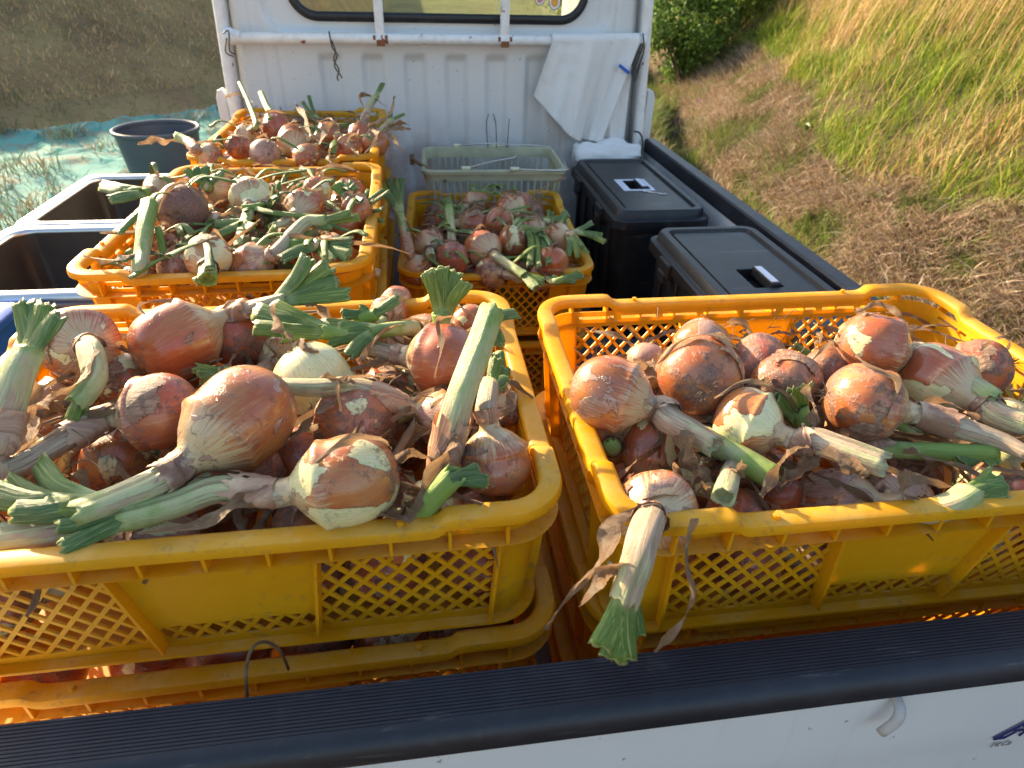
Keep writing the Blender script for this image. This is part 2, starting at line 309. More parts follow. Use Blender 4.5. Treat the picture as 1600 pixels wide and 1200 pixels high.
def smooth_path(pts, m):
    P = [Vector(p) for p in pts]
    if len(P) == 2: return [P[0].lerp(P[1], i / (m - 1)) for i in range(m)]
    Q = [P[0] * 2 - P[1]] + P + [P[-1] * 2 - P[-2]]
    out = []
    n = len(P) - 1
    for i in range(m):
        t = i / (m - 1) * n; k = min(int(t), n - 1); t -= k
        a, b, c, d = Q[k:k + 4]
        out.append(0.5 * ((2 * b) + (c - a) * t + (2 * a - 5 * b + 4 * c - d) * t * t + (3 * b - a - 3 * c + d) * t ** 3))
    return out
def frames(P, up=None):
    T = []
    for i in range(len(P)):
        d = P[min(i + 1, len(P) - 1)] - P[max(i - 1, 0)]
        T.append(d.normalized() if d.length > 1e-9 else Vector((0, 0, 1)))
    N = Vector(up) if up is not None else (Vector((0, 0, 1)) if abs(T[0].z) < 0.9 else Vector((1, 0, 0)))
    F = []
    for t in T:
        N = (N - t * N.dot(t))
        if N.length < 1e-6: N = Vector((1, 0.1, 0)) - t * t.x
        N.normalize(); F.append((t, N.copy(), t.cross(N)))
    return F
def lerp_list(L, t):
    x = t * (len(L) - 1); k = min(int(x), len(L) - 2); return L[k] + (L[k + 1] - L[k]) * (x - k)
def tube(mb, pts, rad, n=10, m=14, sq=1.0, ridge=0.0, rk=5, up=None, cut=True, lump=0.0, seed=0, jag=0.0, twist=0.0):
    P = smooth_path(pts, m); F = frames(P, up); rng = random.Random(seed); ph = rng.uniform(0, 6)
    vs, uv, fs = [], [], []
    for i in range(m):
        t = i / (m - 1); r = lerp_list(rad, t); T_, N_, B_ = F[i]; tw = twist * t
        for j in range(n):
            a = 2 * PI * j / n
            rr = r * (1 + ridge * math.cos(rk * a + ph) + lump * math.sin(t * 23 + a * 2 + ph) * 0.5 + lump * rng.uniform(-0.3, 0.3))
            off = N_ * math.cos(a + tw) * rr * sq + B_ * math.sin(a + tw) * rr
            q = P[i] + off
            if jag and i == m - 1: q = q + T_ * rng.uniform(-jag, jag)
            vs.append(q); uv.append((j / n if j / n < 1 else 1, t))
    for i in range(m - 1):
        for j in range(n): fs.append((i * n + j, i * n + (j + 1) % n, (i + 1) * n + (j + 1) % n, (i + 1) * n + j))
    T_, N_, B_ = F[-1]; rl = rad[-1]
    if cut:
        base = (m - 1) * n; k = len(vs); rings = ((0.78, -0.1), (0.70, -0.55), (0.50, -0.30), (0.42, -0.75), (0.12, -0.55)) if sq > 0.75 else ((0.80, -0.05), (0.66, -0.9), (0.2, -1.4))
        prev = base
        for (s_, dz) in rings:
            for j in range(n):
                q = vs[base + j]; vs.append(P[-1] + (q - P[-1]) * s_ + T_ * rl * dz); uv.append((j / n, 0.97))
            for j in range(n): fs.append((prev + j, prev + (j + 1) % n, k + (j + 1) % n, k + j))
            prev = k; k += n
        fs.append(tuple(prev + j for j in range(n)))
    else: fs.append(tuple((m - 1) * n + j for j in range(n)))
    fs.append(tuple(range(n - 1, -1, -1)))
    mb.add(vs, fs, uv)
def ribbon(mb, pts, wid, m=22, tw=2.0, seed=0, curl=0.5, across=4):
    rng = random.Random(seed); P = smooth_path(pts, m); F = frames(P); a0 = rng.uniform(0, 6); vs, uv, fs = [], [], []
    for i in range(m):
        t = i / (m - 1); w_ = lerp_list(wid, t) * (1 + 0.25 * math.sin(t * 19 + a0)); T_, N_, B_ = F[i]; a = a0 + tw * t + 0.4 * math.sin(t * 11 + a0)
        D = N_ * math.cos(a) + B_ * math.sin(a); E = T_.cross(D)
        cu = curl * (0.6 + 0.8 * math.sin(t * 9 + a0 * 2))
        for j in range(across + 1):
            s_ = j / across * 2 - 1
            vs.append(P[i] + D * s_ * w_ + E * (s_ * s_ * w_ * cu + rng.uniform(-0.10, 0.10) * w_)); uv.append((0.5 + s_ * 0.3, t))
    k = across + 1
    for i in range(m - 1):
        for j in range(across): fs.append((i * k + j, i * k + j + 1, (i + 1) * k + j + 1, (i + 1) * k + j))
    mb.add(vs, fs, uv)
def wire(mb, pts, r, m=20, n=6): tube(mb, pts, [r, r], n=n, m=m, cut=False)
def rrect(hx, hy, r, k=6, cx=0, cy=0):
    out = []
    for (sx, sy, a0) in ((1, 1, 0), (-1, 1, 90), (-1, -1, 180), (1, -1, 270)):
        for i in range(k + 1):
            a = R(a0 + 90 * i / k); out.append((cx + sx * (hx - r) + r * math.cos(a), cy + sy * (hy - r) + r * math.sin(a)))
    return out
def loft(mb, secs, cap_top=True, cap_bot=True):   # secs: list of (outline 2d, z)
    n = len(secs[0][0]); vs = [(x, y, z) for o, z in secs for x, y in o]; fs = []
    for i in range(len(secs) - 1):
        for j in range(n): fs.append((i * n + j, i * n + (j + 1) % n, (i + 1) * n + (j + 1) % n, (i + 1) * n + j))
    if cap_bot: fs.append(tuple(range(n - 1, -1, -1)))
    if cap_top: fs.append(tuple((len(secs) - 1) * n + j for j in range(n)))
    mb.add(vs, fs)
def nz(x, y, z=0.0): return noise.noise(Vector((x, y, z)))

# ---------------------------------------------------------------- terrain
GZ = -0.70
def ditch_x(y): return 2.36 + max(0, y - 5.0) * 0.24 + 0.08 * math.sin(y * 1.7)
def left_bank(x, y):
    t = y - (8.6 + 0.85 * (x + 2.2)) if x < -1.2 else -1
    if x < -1.2 and t > 0: return min(t * 0.36, 1.75) * min(1, (-1.2 - x) / 1.5)
    return 0
def H(x, y):
    z = GZ + 0.03 * nz(x * 0.9, y * 0.9) + 0.012 * nz(x * 4, y * 4, 3)
    d = ditch_x(y); z -= 0.34 * math.exp(-((x - d) / 0.15) ** 2)
    s = x - d - 0.22
    if s > 0: z += min(s * 0.62 + 0.10 * min(s, 1), 3.4) + 0.10 * nz(x * 1.3, y * 1.1, 5) * min(s, 1) + 0.04 * nz(x * 4.1, y * 3.7, 8) * min(s * 2, 1)
    z += left_bank(x, y) + (0.06 * nz(x * 1.5, y * 1.5, 9) if x < -1.2 and y > 8 else 0)
    return z
def terrain(name, xs, ys, label):
    vs = [(x, y, H(x, y)) for y in ys for x in xs]; n = len(xs); fs = [(j * n + i, j * n + i + 1, (j + 1) * n + i + 1, (j + 1) * n + i) for j in range(len(ys) - 1) for i in range(n - 1)]
    mb = MB(); mb.add(vs, fs); o = mb.build(name, 'ground', smooth=True); tag(o, label, None, None, 'structure'); return o
def span(a, b, k): return [a + (b - a) * i / k for i in range(k + 1)]
xs = [-300, -150, -80, -45, -28, -18] + span(-12, 9, 150) + [12, 16, 24, 40, 80, 150, 300]
ys = [-120, -50, -20, -8, -3] + span(-1, 16, 120) + [18, 21, 26, 34, 50, 90, 160, 320]
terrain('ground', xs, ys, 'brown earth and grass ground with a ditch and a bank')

rng = np.random.default_rng(3)
def blades(name, P, L, W, lean, col, mat='veg', seg=3, curl=0.5, label=None, kind='stuff', N=None):
    """P (n,3) roots, L lengths, W widths, lean (n,3) lean vectors added at the tip, col (n,3)"""
    n = len(P); th = rng.uniform(0, 2 * PI, n); side = np.stack([np.cos(th), np.sin(th), np.zeros(n)], 1)
    V = np.zeros((n, seg * 2 + 1, 3))
    for k in range(seg + 1):
        t = k / seg; c = P + np.outer(L * t * (1 - 0.25 * curl * t), [0, 0, 1]) + lean * (L * (t ** 1.7))[:, None]
        if k < seg:
            w_ = (W * (1 - 0.55 * t))[:, None]; V[:, 2 * k] = c - side * w_; V[:, 2 * k + 1] = c + side * w_
        else: V[:, 2 * k] = c
    nv = seg * 2 + 1; base = (np.arange(n) * nv)[:, None]
    quads = np.concatenate([base + np.array([2 * k, 2 * k + 1, 2 * k + 3, 2 * k + 2]) for k in range(seg - 1)], 0)
    tris = base + np.array([2 * seg - 2, 2 * seg - 1, 2 * seg])
    me = bpy.data.meshes.new(name); me.vertices.add(n * nv); me.vertices.foreach_set('co', V.astype(np.float32).ravel())
    loops = np.concatenate([quads.ravel(), tris.ravel()]); me.loops.add(len(loops)); me.loops.foreach_set('vertex_index', loops.astype(np.int32))
    starts = np.concatenate([np.arange(len(quads)) * 4, len(quads) * 4 + np.arange(len(tris)) * 3]); me.polygons.add(len(starts))
    me.polygons.foreach_set('loop_start', starts.astype(np.int32)); me.update(calc_edges=True)
    a = me.color_attributes.new('tint', 'FLOAT_COLOR', 'POINT'); cc = np.ones((n, nv, 4)); cc[:, :, :3] = col[:, None, :]
    a.data.foreach_set('color', cc.astype(np.float32).ravel())
    me.materials.append(MT[mat]); o = bpy.data.objects.new(name, me); C.objects.link(o)
    return tag(o, label, 'vegetation' if kind == 'stuff' else None, None, kind)
def onterrain(x, y): return np.array([(a, b, H(a, b) - 0.01) for a, b in zip(x, y)])
def pick(n, cols, jit=0.25):
    c = np.array(cols)[rng.integers(0, len(cols), n)]; return np.clip(c * (1 + rng.uniform(-jit, jit, (n, 1))), 0, 1)
GREEN = [(0.15, 0.24, 0.015), (0.22, 0.29, 0.02), (0.09, 0.16, 0.02), (0.30, 0.31, 0.035)]
STRAW = [(0.52, 0.34, 0.14), (0.42, 0.27, 0.11), (0.60, 0.44, 0.22), (0.28, 0.18, 0.08)]
DULL = [(0.40, 0.27, 0.18), (0.52, 0.39, 0.28), (0.24, 0.16, 0.10), (0.64, 0.53, 0.41), (0.30, 0.20, 0.14), (0.24, 0.23, 0.09)]
EY = [1.5, 2.0, 2.7, 3.1, 3.45, 3.8, 4.3, 5.0, 6.1, 7.6, 9.4, 12]; EV = [0.3, 0.4, 0.56, 0.54, 0.44, 0.31, 0.31, 0.55, 0.83, 0.86, 0.80, 0.55]
def edge_s(y): return float(np.interp(y, EY, EV)) + 0.16 * nz(y * 2.5, 7)     # mown strip width up the bank
def bank_pts(n, s0, s1, y0, y1, pw=1.0):
    y = y0 + (y1 - y0) * rng.uniform(0, 1, n) ** pw; s = rng.uniform(0, 1, n); X = np.array([ditch_x(b) + 0.2 + (edge_s(b) * s0 + (s1 - edge_s(b) * s0) * a if s1 > 0 else edge_s(b) * 1.08 * a) for a, b in zip(s, y)])
    return X, y
# cut straw lying on the lower bank
n = 52000; X, Y = bank_pts(n, 0, -1, 1.0, 11, 1.4); P = onterrain(X, Y); P[:, 2] += rng.uniform(0, 0.05, n)
cl = np.array([nz(a * 2.2, b * 2.2, 2) for a, b in zip(X, Y)]); col = pick(n, DULL); g = cl > 0.22; col[g] = pick(int(g.sum()), [(0.16, 0.19, 0.05), (0.22, 0.20, 0.08), (0.12, 0.15, 0.04)])
ang = rng.normal(-2.2, 0.9, n) + cl * 2; ln = np.stack([np.cos(ang), np.sin(ang), rng.uniform(-0.7, 0.15, n)], 1) * rng.uniform(0.7, 1.6, (n, 1))
L = rng.uniform(0.05, 0.22, n); o = blades('straw', P, L * 0.8, rng.uniform(0.0015, 0.0042, n), ln, col, 'straw', label='mown grey brown straw lying on the lower bank beside the ditch')
# green grass on the upper bank
n = 105000; X, Y = bank_pts(n, 1.0, 4.6, 1.0, 14, 1.35); P = onterrain(X, Y)
cl = np.array([nz(a * 0.8, b * 0.8, 4) for a, b in zip(X, Y)])
col = pick(n, GREEN); d = (cl + rng.normal(0, 0.25, n)) > 0.25; col[d] = pick(int(d.sum()), STRAW)
ln = np.stack([rng.normal(0.05, 0.35, n), rng.normal(-0.05, 0.35, n), np.zeros(n)], 1)
hv = np.array([0.75 + 1.1 * nz(a * 3.1, b * 3.1, 21) for a, b in zip(X, Y)]); blades('bank_grass', P, rng.uniform(0.08, 0.32, n) * np.clip(hv, 0.35, 1.6), rng.uniform(0.002, 0.0045, n), ln, col, label='bright green grass growing on the sunlit upper bank')
# tall straw stalks
n = 52000; X, Y = bank_pts(n, 1.2, 5.2, 1.5, 15, 1.3); P = onterrain(X, Y); k = rng.uniform(0, 1, n) < np.clip((X - np.array([ditch_x(b) for b in Y]) - 1.3) / 1.3, 0.04, 1); P = P[k]; n = len(P)
ln = np.stack([rng.normal(0.34, 0.16, n), rng.normal(-0.10, 0.16, n), np.zeros(n)], 1)
blades('tall_straw', P, rng.uniform(0.35, 0.85, n), rng.uniform(0.0014, 0.003, n), ln, pick(n, STRAW), 'veg', 4, label='tall golden dry grass stalks leaning on the upper bank')
# low greenery between truck and ditch, and around on the left
n = 60000; y = 1 + 13 * rng.uniform(0, 1, n) ** 1.3; X = np.array([ditch_x(b) for b in y]) + rng.normal(-0.38, 0.40, n); X = np.maximum(X, 0.95); P = onterrain(X, y)
cl = np.array([nz(a * 2.6, b * 1.4, 12) for a, b in zip(X, y)]); col = pick(n, [(0.13, 0.22, 0.03), (0.18, 0.26, 0.04), (0.24, 0.20, 0.09)]); g = cl < -0.05; col[g] = pick(int(g.sum()), DULL)
ln = rng.normal(0, 0.5, (n, 3)); ln[:, 2] = 0
blades('ditch_weeds', P, rng.uniform(0.03, 0.12, n) * (1 + (cl > 0.12) * 1.3), rng.uniform(0.002, 0.005, n), ln, col, label='low green weeds growing along the ditch beside the truck')
n = 90000; X = rng.uniform(-9.5, 3.0, n); y = rng.uniform(5.6, 15, n); k = ~((X > -1.2) & (y < 3.6)); P = onterrain(X[k], y[k]); n = len(P); X = X[k]; Y = y[k]
cl = np.array([nz(a * 0.9, b * 0.9, 6) for a, b in zip(X, Y)]); lb = (X < -1.4) & (P[:, 2] > GZ + 0.15)
col = pick(n, [(0.16, 0.20, 0.05), (0.22, 0.22, 0.07), (0.26, 0.19, 0.10)]); col[lb] = pick(int(lb.sum()), [(0.56, 0.36, 0.18), (0.42, 0.28, 0.13), (0.36, 0.30, 0.11), (0.64, 0.43, 0.23)]); top = lb & (P[:, 2] > 0.50); col[top] = pick(int(top.sum()), GREEN)
ln = rng.normal(0, 0.4, (n, 3)); ln[:, 2] = 0
keep = (X > -1.6) | lb | (rng.uniform(0, 1, n) < 0.06)
blades('field_grass', P[keep], np.where(lb, rng.uniform(0.02, 0.10, n), rng.uniform(0.05, 0.22, n))[keep], rng.uniform(0.003, 0.007, n)[keep], ln[keep], col[keep], label='short brown and green grass over the field and the dark bank on the left')

# tarp on the ground
def tarp_outline(u, v):   # u across, v away
    x = -6.8 + 5.6 * u; y = 2.2 + (6.45 + 0.85 * (x + 4.3) + 0.25 * nz(x * 2, 1) - 2.2 + 0.2 * nz(x * 7, 3)) * v
    return x, y
vs, fs = [], []; nu, nv_ = 110, 90
for j in range(nv_ + 1):
    for i in range(nu + 1):
        x, y = tarp_outline(i / nu, j / nv_); x += 0.12 * nz(y * 2.2, 4) * (1 if i in (0, nu) else 0)
        z = H(x, y) + 0.03 + 0.022 * abs(nz(x * 1.6, y * 1.3, 1)) + 0.05 * max(0, 0.12 - abs(nz(x * 1.9 + y * 0.7, y * 1.5, 2))) / 0.12 * 0.6 + 0.008 * nz(x * 12 + y * 5, y * 9, 7)
        vs.append((x, y, z)); 
for j in range(nv_):
    for i in range(nu): a = j * (nu + 1) + i; fs.append((a, a + 1, a + nu + 2, a + nu + 1))
mb = MB(); mb.add(vs, fs); o = mb.build('ground_tarp', 'tarp', smooth=True); so = o.modifiers.new('t', 'SOLIDIFY'); so.thickness = 0.002
tag(o, 'crumpled turquoise tarp spread on the ground left of the truck', 'tarp')
n = 2200; cx = rng.uniform(-5, -1.4, 60); cy = rng.uniform(3.2, 7.4, 60); i = rng.integers(0, 60, n); X = cx[i] + rng.normal(0, 0.09, n); y = cy[i] + rng.normal(0, 0.09, n); P = onterrain(X, y); P[:, 2] += 0.06
ln = rng.normal(0, 0.5, (n, 3)); ln[:, 2] = 0
blades('tarp_weeds', P, rng.uniform(0.04, 0.20, n), rng.uniform(0.002, 0.005, n), ln, pick(n, [(0.12, 0.15, 0.06), (0.2, 0.15, 0.1)]), label='thin tufts of weeds poking up around the tarp')

# bushes behind the cab
def bush(cx, cy, rx, ry, h, n, label, hue, seed):
    g = np.random.default_rng(seed); z0 = H(cx, cy)
    root = empty('bush', (cx, cy, z0), 0, label, 'bush', 'leafy bushes at the foot of the bank')
    k = 46; cc = g.normal(0, 1, (k, 3)); cc /= np.linalg.norm(cc, axis=1)[:, None]; cc = cc * np.array([rx, ry, h * 0.5]) * g.uniform(0.35, 0.95, (k, 1)) + np.array([0, 0, h * 0.52])
    i = g.integers(0, k, n); P = cc[i] + g.normal(0, 1, (n, 3)) * np.array([rx, ry, h * 0.5]) * 0.13; P[:, 2] = np.maximum(P[:, 2], 0.02)
    vs, fs = [], []; s = g.uniform(0.022, 0.05, n); a = g.normal(0, 1, (n, 3)); a /= np.linalg.norm(a, axis=1)[:, None]; b = np.cross(a, g.normal(0, 1, (n, 3))); b /= np.linalg.norm(b, axis=1)[:, None]
    V = np.stack([P - a * s[:, None], P + b * s[:, None] * 0.45, P + a * s[:, None] + b * s[:, None] * 0.1, P - b * s[:, None] * 0.45], 1)
    me = bpy.data.meshes.new('crown'); me.vertices.add(n * 4); me.vertices.foreach_set('co', V.astype(np.float32).ravel()); me.loops.add(n * 4); me.loops.foreach_set('vertex_index', np.arange(n * 4, dtype=np.int32))
    me.polygons.add(n); me.polygons.foreach_set('loop_start', (np.arange(n) * 4).astype(np.int32)); me.update(calc_edges=True)
    at = me.color_attributes.new('tint', 'FLOAT_COLOR', 'POINT'); cl = np.array(hue) * g.uniform(0.6, 1.5, (n, 1)); q = np.ones((n, 4, 4)); q[:, :, :3] = cl[:, None, :]; at.data.foreach_set('color', q.astype(np.float32).ravel())
    me.materials.append(MT['veg']); o = bpy.data.objects.new('crown', me); C.objects.link(o); o.parent = root
    mb = MB(); 
    for j in range(9):
        e = cc[j]; tube(mb, [(g.uniform(-.05, .05), g.uniform(-.05, .05), -0.05), tuple(e * 0.5 + np.array([0, 0, 0.1])), tuple(e)], [0.022, 0.014, 0.006], n=6, m=6, cut=False)
    mb.build('branches', 'bark', root, smooth=True)
bush(3.75, 9.4, 0.75, 0.7, 1.5, 9000, 'dark green leafy bush nearest behind the cab, in shade', (0.10, 0.17, 0.03), 1)
bush(3.0, 12.5, 1.1, 1.0, 2.3, 12000, 'broad sunlit yellow green bush close to the cab edge', (0.20, 0.26, 0.035), 2)
bush(5.3, 11.0, 0.8, 0.8, 1.3, 9000, 'fresh green bush halfway up the bank beyond the straw', (0.18, 0.26, 0.035), 3)
bush(4.75, 10.0, 0.75, 0.7, 1.25, 9000, 'leafy bush right of the dark one at the foot of the bank', (0.20, 0.27, 0.04), 5)
bush(6.6, 14.5, 1.3, 1.2, 2.2, 11000, 'farthest tall bush at the top end of the bank', (0.14, 0.22, 0.03), 4)
# clump of leafy weed with a purple flower
for (x, y, lab) in ((3.3, 7.6, 'small leafy weed with a purple flower at the bank foot'), (2.9, 3.5, 'green leafy weed on the mown bank below the tall grass'), (3.15, 5.0, 'little broad leaved weed in the middle of the straw')):
    r0 = empty('weed', (x, y, H(x, y)), 0, lab, 'plant')
    for q in range(9):
        a = q * 2.4; mb = MB(); l_ = random.uniform(0.05, 0.11)
        ribbon(mb, [(0, 0, 0), (math.cos(a) * l_ * .5, math.sin(a) * l_ * .5, l_ * .6), (math.cos(a) * l_, math.sin(a) * l_, l_ * .5)], [0.003, 0.016, 0.003], m=7, tw=0.1, seed=q, curl=0.2)
        mb.build('leaf', 'leaf', r0, smooth=True)
    if 'purple' in lab:
        mb = MB(); wire(mb, [(0, 0, 0), (0.01, 0, 0.14)], 0.0015, m=4); mb.build('stalk', 'leaf', r0)
        for q in range(6):
            mb = MB(); a = q * PI / 3; ribbon(mb, [(0.01, 0, 0.14), (0.01 + math.cos(a) * 0.022, math.sin(a) * 0.022, 0.15)], [0.004, 0.008], m=4, tw=0, seed=2); mb.build('petal', 'petal', r0)
# spiky tuft at (1570,330)
for k_, (x, y) in enumerate(((3.25, 2.35), (3.4, 2.05))):
    nn = 90; P = np.zeros((nn, 3)); P[:, 0] = rng.normal(0, 0.05, nn); P[:, 1] = rng.normal(0, 0.05, nn); ln = rng.normal(0, 0.45, (nn, 3)); ln[:, 2] = 0
    o = blades('grass_tuft', P, rng.uniform(0.15, 0.40, nn), rng.uniform(0.002, 0.004, nn), ln, pick(nn, STRAW + GREEN[:2] + [(0.45, 0.2, 0.08)]), kind=None); o.location = (x, y, H(x, y))
    tag(o, ['spiky tuft of reddish dry grass beside the truck bed on the far right', 'nearer tuft of reddish and green grass at the right picture edge'][k_], 'grass tuft')

# ---------------------------------------------------------------- the truck
FZ = -0.117
TR = empty('pickup_truck', (0, 0.9, GZ), 0, 'small white flatbed pickup truck carrying crates of onions', 'truck'); TO = Vector((0, -0.9, -GZ))
def T(mb, name, mat, parent=None, **k):
    if parent is None or parent is TR: mb.v = [tuple(Vector(v) + TO) for v in mb.v]; return mb.build(name, mat, TR, **k)
    mb.v = [tuple(Vector(v) + TO) for v in mb.v]; return mb.build(name, mat, parent, **k)
mb = MB(); mb.box((-0.72, 0.0, FZ - 0.03), (0.72, 1.96, FZ)); 
for i in range(21): mb.box((-0.66 + i * 0.066 - 0.012, 0.01, FZ), (-0.66 + i * 0.066 + 0.012, 1.93, FZ + 0.006))
T(mb, 'bed_floor', 'bed')
# tailgate: cross-section swept along x
def prism_x(mb, prof, x0, x1, nx=1):
    rings = [[(x0 + (x1 - x0) * i / nx, y, z) for (y, z) in prof] for i in range(nx + 1)]; mb.sweep(rings, cap=True)
mb = MB(); prism_x(mb, [(-0.004, 0.272), (-0.004, FZ), (-0.036, FZ), (-0.050, 0.05), (-0.042, 0.11), (-0.046, 0.150), (-0.0455, 0.19), (-0.040, 0.272)], -0.72, 0.72, 8); tg = T(mb, 'tailgate', 'paint', auto=35)
prof = [(0.003, 0.262), (0.003, 0.297)]
for k in range(12):
    y0 = 0.001 - k * 0.0030; prof += [(y0, 0.300), (y0 - 0.0019, 0.300), (y0 - 0.0021, 0.2993), (y0 - 0.0028, 0.2993)]
prof += [(-0.040, 0.299), (-0.0455, 0.2965), (-0.0495, 0.291), (-0.0515, 0.283), (-0.0512, 0.2755), (-0.047, 0.2745), (-0.0465, 0.266), (-0.044, 0.262)]
mb = MB(); prism_x(mb, prof, -0.722, 0.722, 6); T(mb, 'top_rail', 'rubber', tg, auto=35)
mb = MB(); tube(mb, [(0.305, -0.036, 0.260), (0.305, -0.050, 0.254), (0.301, -0.056, 0.244), (0.293, -0.056, 0.226)], [0.0045, 0.0052, 0.0052, 0.005], n=12, m=10, sq=0.7, cut=False); T(mb, 'rope_hook', 'hook', tg, smooth=True)
# outlined italic letter decal
def decal_poly(parent, poly, mat, name, y=-0.0476):
    n_ = len(poly); mb = MB(); vs = [(x, y - 0.0008, z) for x, z in poly] + [(x, y + 0.0006, z) for x, z in poly]
    mb.add(vs, [tuple(range(n_)), tuple(range(2 * n_ - 1, n_ - 1, -1))] + [(i, i + n_, (i + 1) % n_ + n_, (i + 1) % n_) for i in range(n_)]); T(mb, name, mat, parent)
def stroke(a, b, w_): 
    a, b = Vector((*a,)), Vector((*b,)); d = (b - a).normalized(); p_ = Vector((-d.y, d.x)) * w_ / 2
    return [tuple(a - p_), tuple(b - p_), tuple(b + p_), tuple(a + p_)]
DX, DZ = 0.446, 0.162
for (a, b, w_) in (((0, 0), (0.030, 0.034), 0.0035), ((0.030, 0.034), (0.056, 0.034), 0.0035), ((0.056, 0.034), (0.060, 0.0), 0.0035), ((0, 0), (0.012, 0), 0.003), ((0.012, 0), (0.020, 0.010), 0.0018), ((0.0165, 0.0115), (0.056, 0.0115), 0.0022), ((0.023, 0.019), (0.056, 0.019), 0.002), ((0.036, 0.019), (0.041, 0.034), 0.002), ((0.028, 0.0), (0.033, 0.0115), 0.002), ((0.047, 0), (0.060, 0), 0.003)):
    decal_poly(tg, stroke((DX + a[0], DZ + a[1]), (DX + b[0], DZ + b[1]), w_), 'navy', 'letter_stroke')
def text_mesh(txt, size, loc, rot, mat, parent, shear=0.35):
    cu = bpy.data.curves.new('t', 'FONT'); cu.body = txt; cu.size = size; cu.shear = shear; cu.extrude = 0.0004
    ob = bpy.data.objects.new('t', cu); C.objects.link(ob); dg = bpy.context.evaluated_depsgraph_get(); me = bpy.data.meshes.new_from_object(ob.evaluated_get(dg)); bpy.data.objects.remove(ob)
    o = bpy.data.objects.new('lettering', me); C.objects.link(o); me.materials.clear(); me.materials.append(MT[mat]); o.parent = parent; o.location = Vector(loc) + TO; o.rotation_euler = rot; return o
text_mesh('M.Ca', 0.011, (0.449, -0.0476, 0.145), (R(90), 0, 0), 'greyprint', tg)
# side gate right (up), left gate folded down
def gate_side(sx, name):
    mb = MB(); x0, x1 = (0.700, 0.728) if sx > 0 else (-0.760, -0.732); zt, zb = (0.272, FZ) if sx > 0 else (-0.055, -0.36)
    mb.box((x0, 0.012, zb), (x1, 1.925, zt)); mb.box((x0 - 0.004 if sx > 0 else x1, 0.03, zb + 0.05), (x0 if sx > 0 else x1 + 0.004, 1.9, zb + 0.07)); mb.box((x0 - 0.004 if sx > 0 else x1, 0.03, zb + 0.20), (x0 if sx > 0 else x1 + 0.004, 1.9, zb + 0.225))
    g = T(mb, name, 'paint', bevel=0.003)
    if sx > 0:
        mb = MB(); pr = [(0.695, 0.258), (0.695, 0.296), (0.699, 0.301), (0.730, 0.301), (0.737, 0.296), (0.737, 0.258)]
        mb.sweep([[(x, y, z) for x, z in pr] for y in (0.006, 0.5, 1.0, 1.5, 1.930)], cap=True); T(mb, 'top_rail', 'rubber', g, bevel=0.002)
gate_side(1, 'side_gate'); gate_side(-1, 'side_gate')
# cab back panel with pressed ribs and a window opening
CY = 1.945
def hw(z): return 0.645 + (0.72 - z) * 0.05
def sst(a, b, x): t = min(1, max(0, (x - a) / (b - a))); return t * t * (3 - 2 * t)
def rr_sd(x, z, cx, cz, hx, hz, r):
    qx, qz = abs(x - cx) - hx + r, abs(z - cz) - hz + r; return math.hypot(max(qx, 0), max(qz, 0)) + min(max(qx, qz), 0) - r
def panel_y(x, z):
    d = 0.0
    ph = ((x + 0.392) % 0.1305) / 0.1305
    if -0.40 < x < 0.40:
        rib = sst(0.0, 0.14, ph) * (1 - sst(0.48, 0.62, ph)); d += 0.013 * rib * (1 - sst(0.535, 0.560, z)) * sst(0.02, 0.05, z)
    for xc in (-0.505, -0.545, 0.505, 0.555): d += 0.0045 * math.exp(-((x - xc) / 0.006) ** 2) * (1 - sst(0.55, 0.60, z) * 0.3)
    d += 0.012 * (1 - sst(-0.012, 0.012, rr_sd(x, z, 0, 0.90, 0.53, 0.28, 0.06)))
    d -= 0.004 * math.exp(-((z - 0.612) / 0.006) ** 2) * (1 if abs(x) < 0.5 else 0)
    d += 0.05 * sst(0.93, 1.0, abs(x) / hw(z))
    return CY + d
WIN = (0, 0.842, 0.448, 0.187, 0.075)
NX, NZ = 300, 200; vs, fs = [], []
for j in range(NZ + 1):
    z = FZ - 0.05 + (1.20) * j / NZ
    for i in range(NX + 1): x = (2 * i / NX - 1) * hw(z) * 1.03; vs.append((x, panel_y(x, z), z))
for j in range(NZ):
    for i in range(NX):
        a = j * (NX + 1) + i; xc = (vs[a][0] + vs[a + 1][0]) / 2; zc = (vs[a][2] + vs[a + NX + 1][2]) / 2
        if rr_sd(xc, zc, *WIN[:2], WIN[2] - 0.004, WIN[3] - 0.004, WIN[4]) > 0: fs.append((a, a + 1, a + NX + 2, a + NX + 1))
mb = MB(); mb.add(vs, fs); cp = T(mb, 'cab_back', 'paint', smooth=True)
# cab sides, roof, front frame (windscreen open), seats
mb = MB()
for sx in (-1, 1):
    prof = [(CY + 0.01, FZ - 0.1), (CY + 0.01, 1.12), (3.05, 1.12), (3.30, 0.45), (3.32, -0.35), (2.1, -0.35)]
    pa = [(sx * (hw(z) + 0.022), y, z) for y, z in prof]; pb = [(sx * (hw(z) - 0.01), y, z) for y, z in prof]; m_ = len(prof)
    mb.add(pa + pb, [tuple(range(m_)), tuple(range(2 * m_ - 1, m_ - 1, -1))] + [(i, i + m_, (i + 1) % m_ + m_, (i + 1) % m_) for i in range(m_)])
mb.box((-0.62, CY + 0.01, 1.10), (0.62, 3.0, 1.15)); mb.box((-0.66, 3.26, -0.35), (0.66, 3.31, 0.42)); T(mb, 'cab_shell', 'paint', bevel=0.008)
ws = MB(); ws.add([(-0.62, 3.28, 0.42), (0.62, 3.28, 0.42), (0.60, 3.04, 1.10), (-0.60, 3.04, 1.10)], [(0, 1, 2, 3)]); T(ws, 'windscreen', 'glass')
mb = MB()
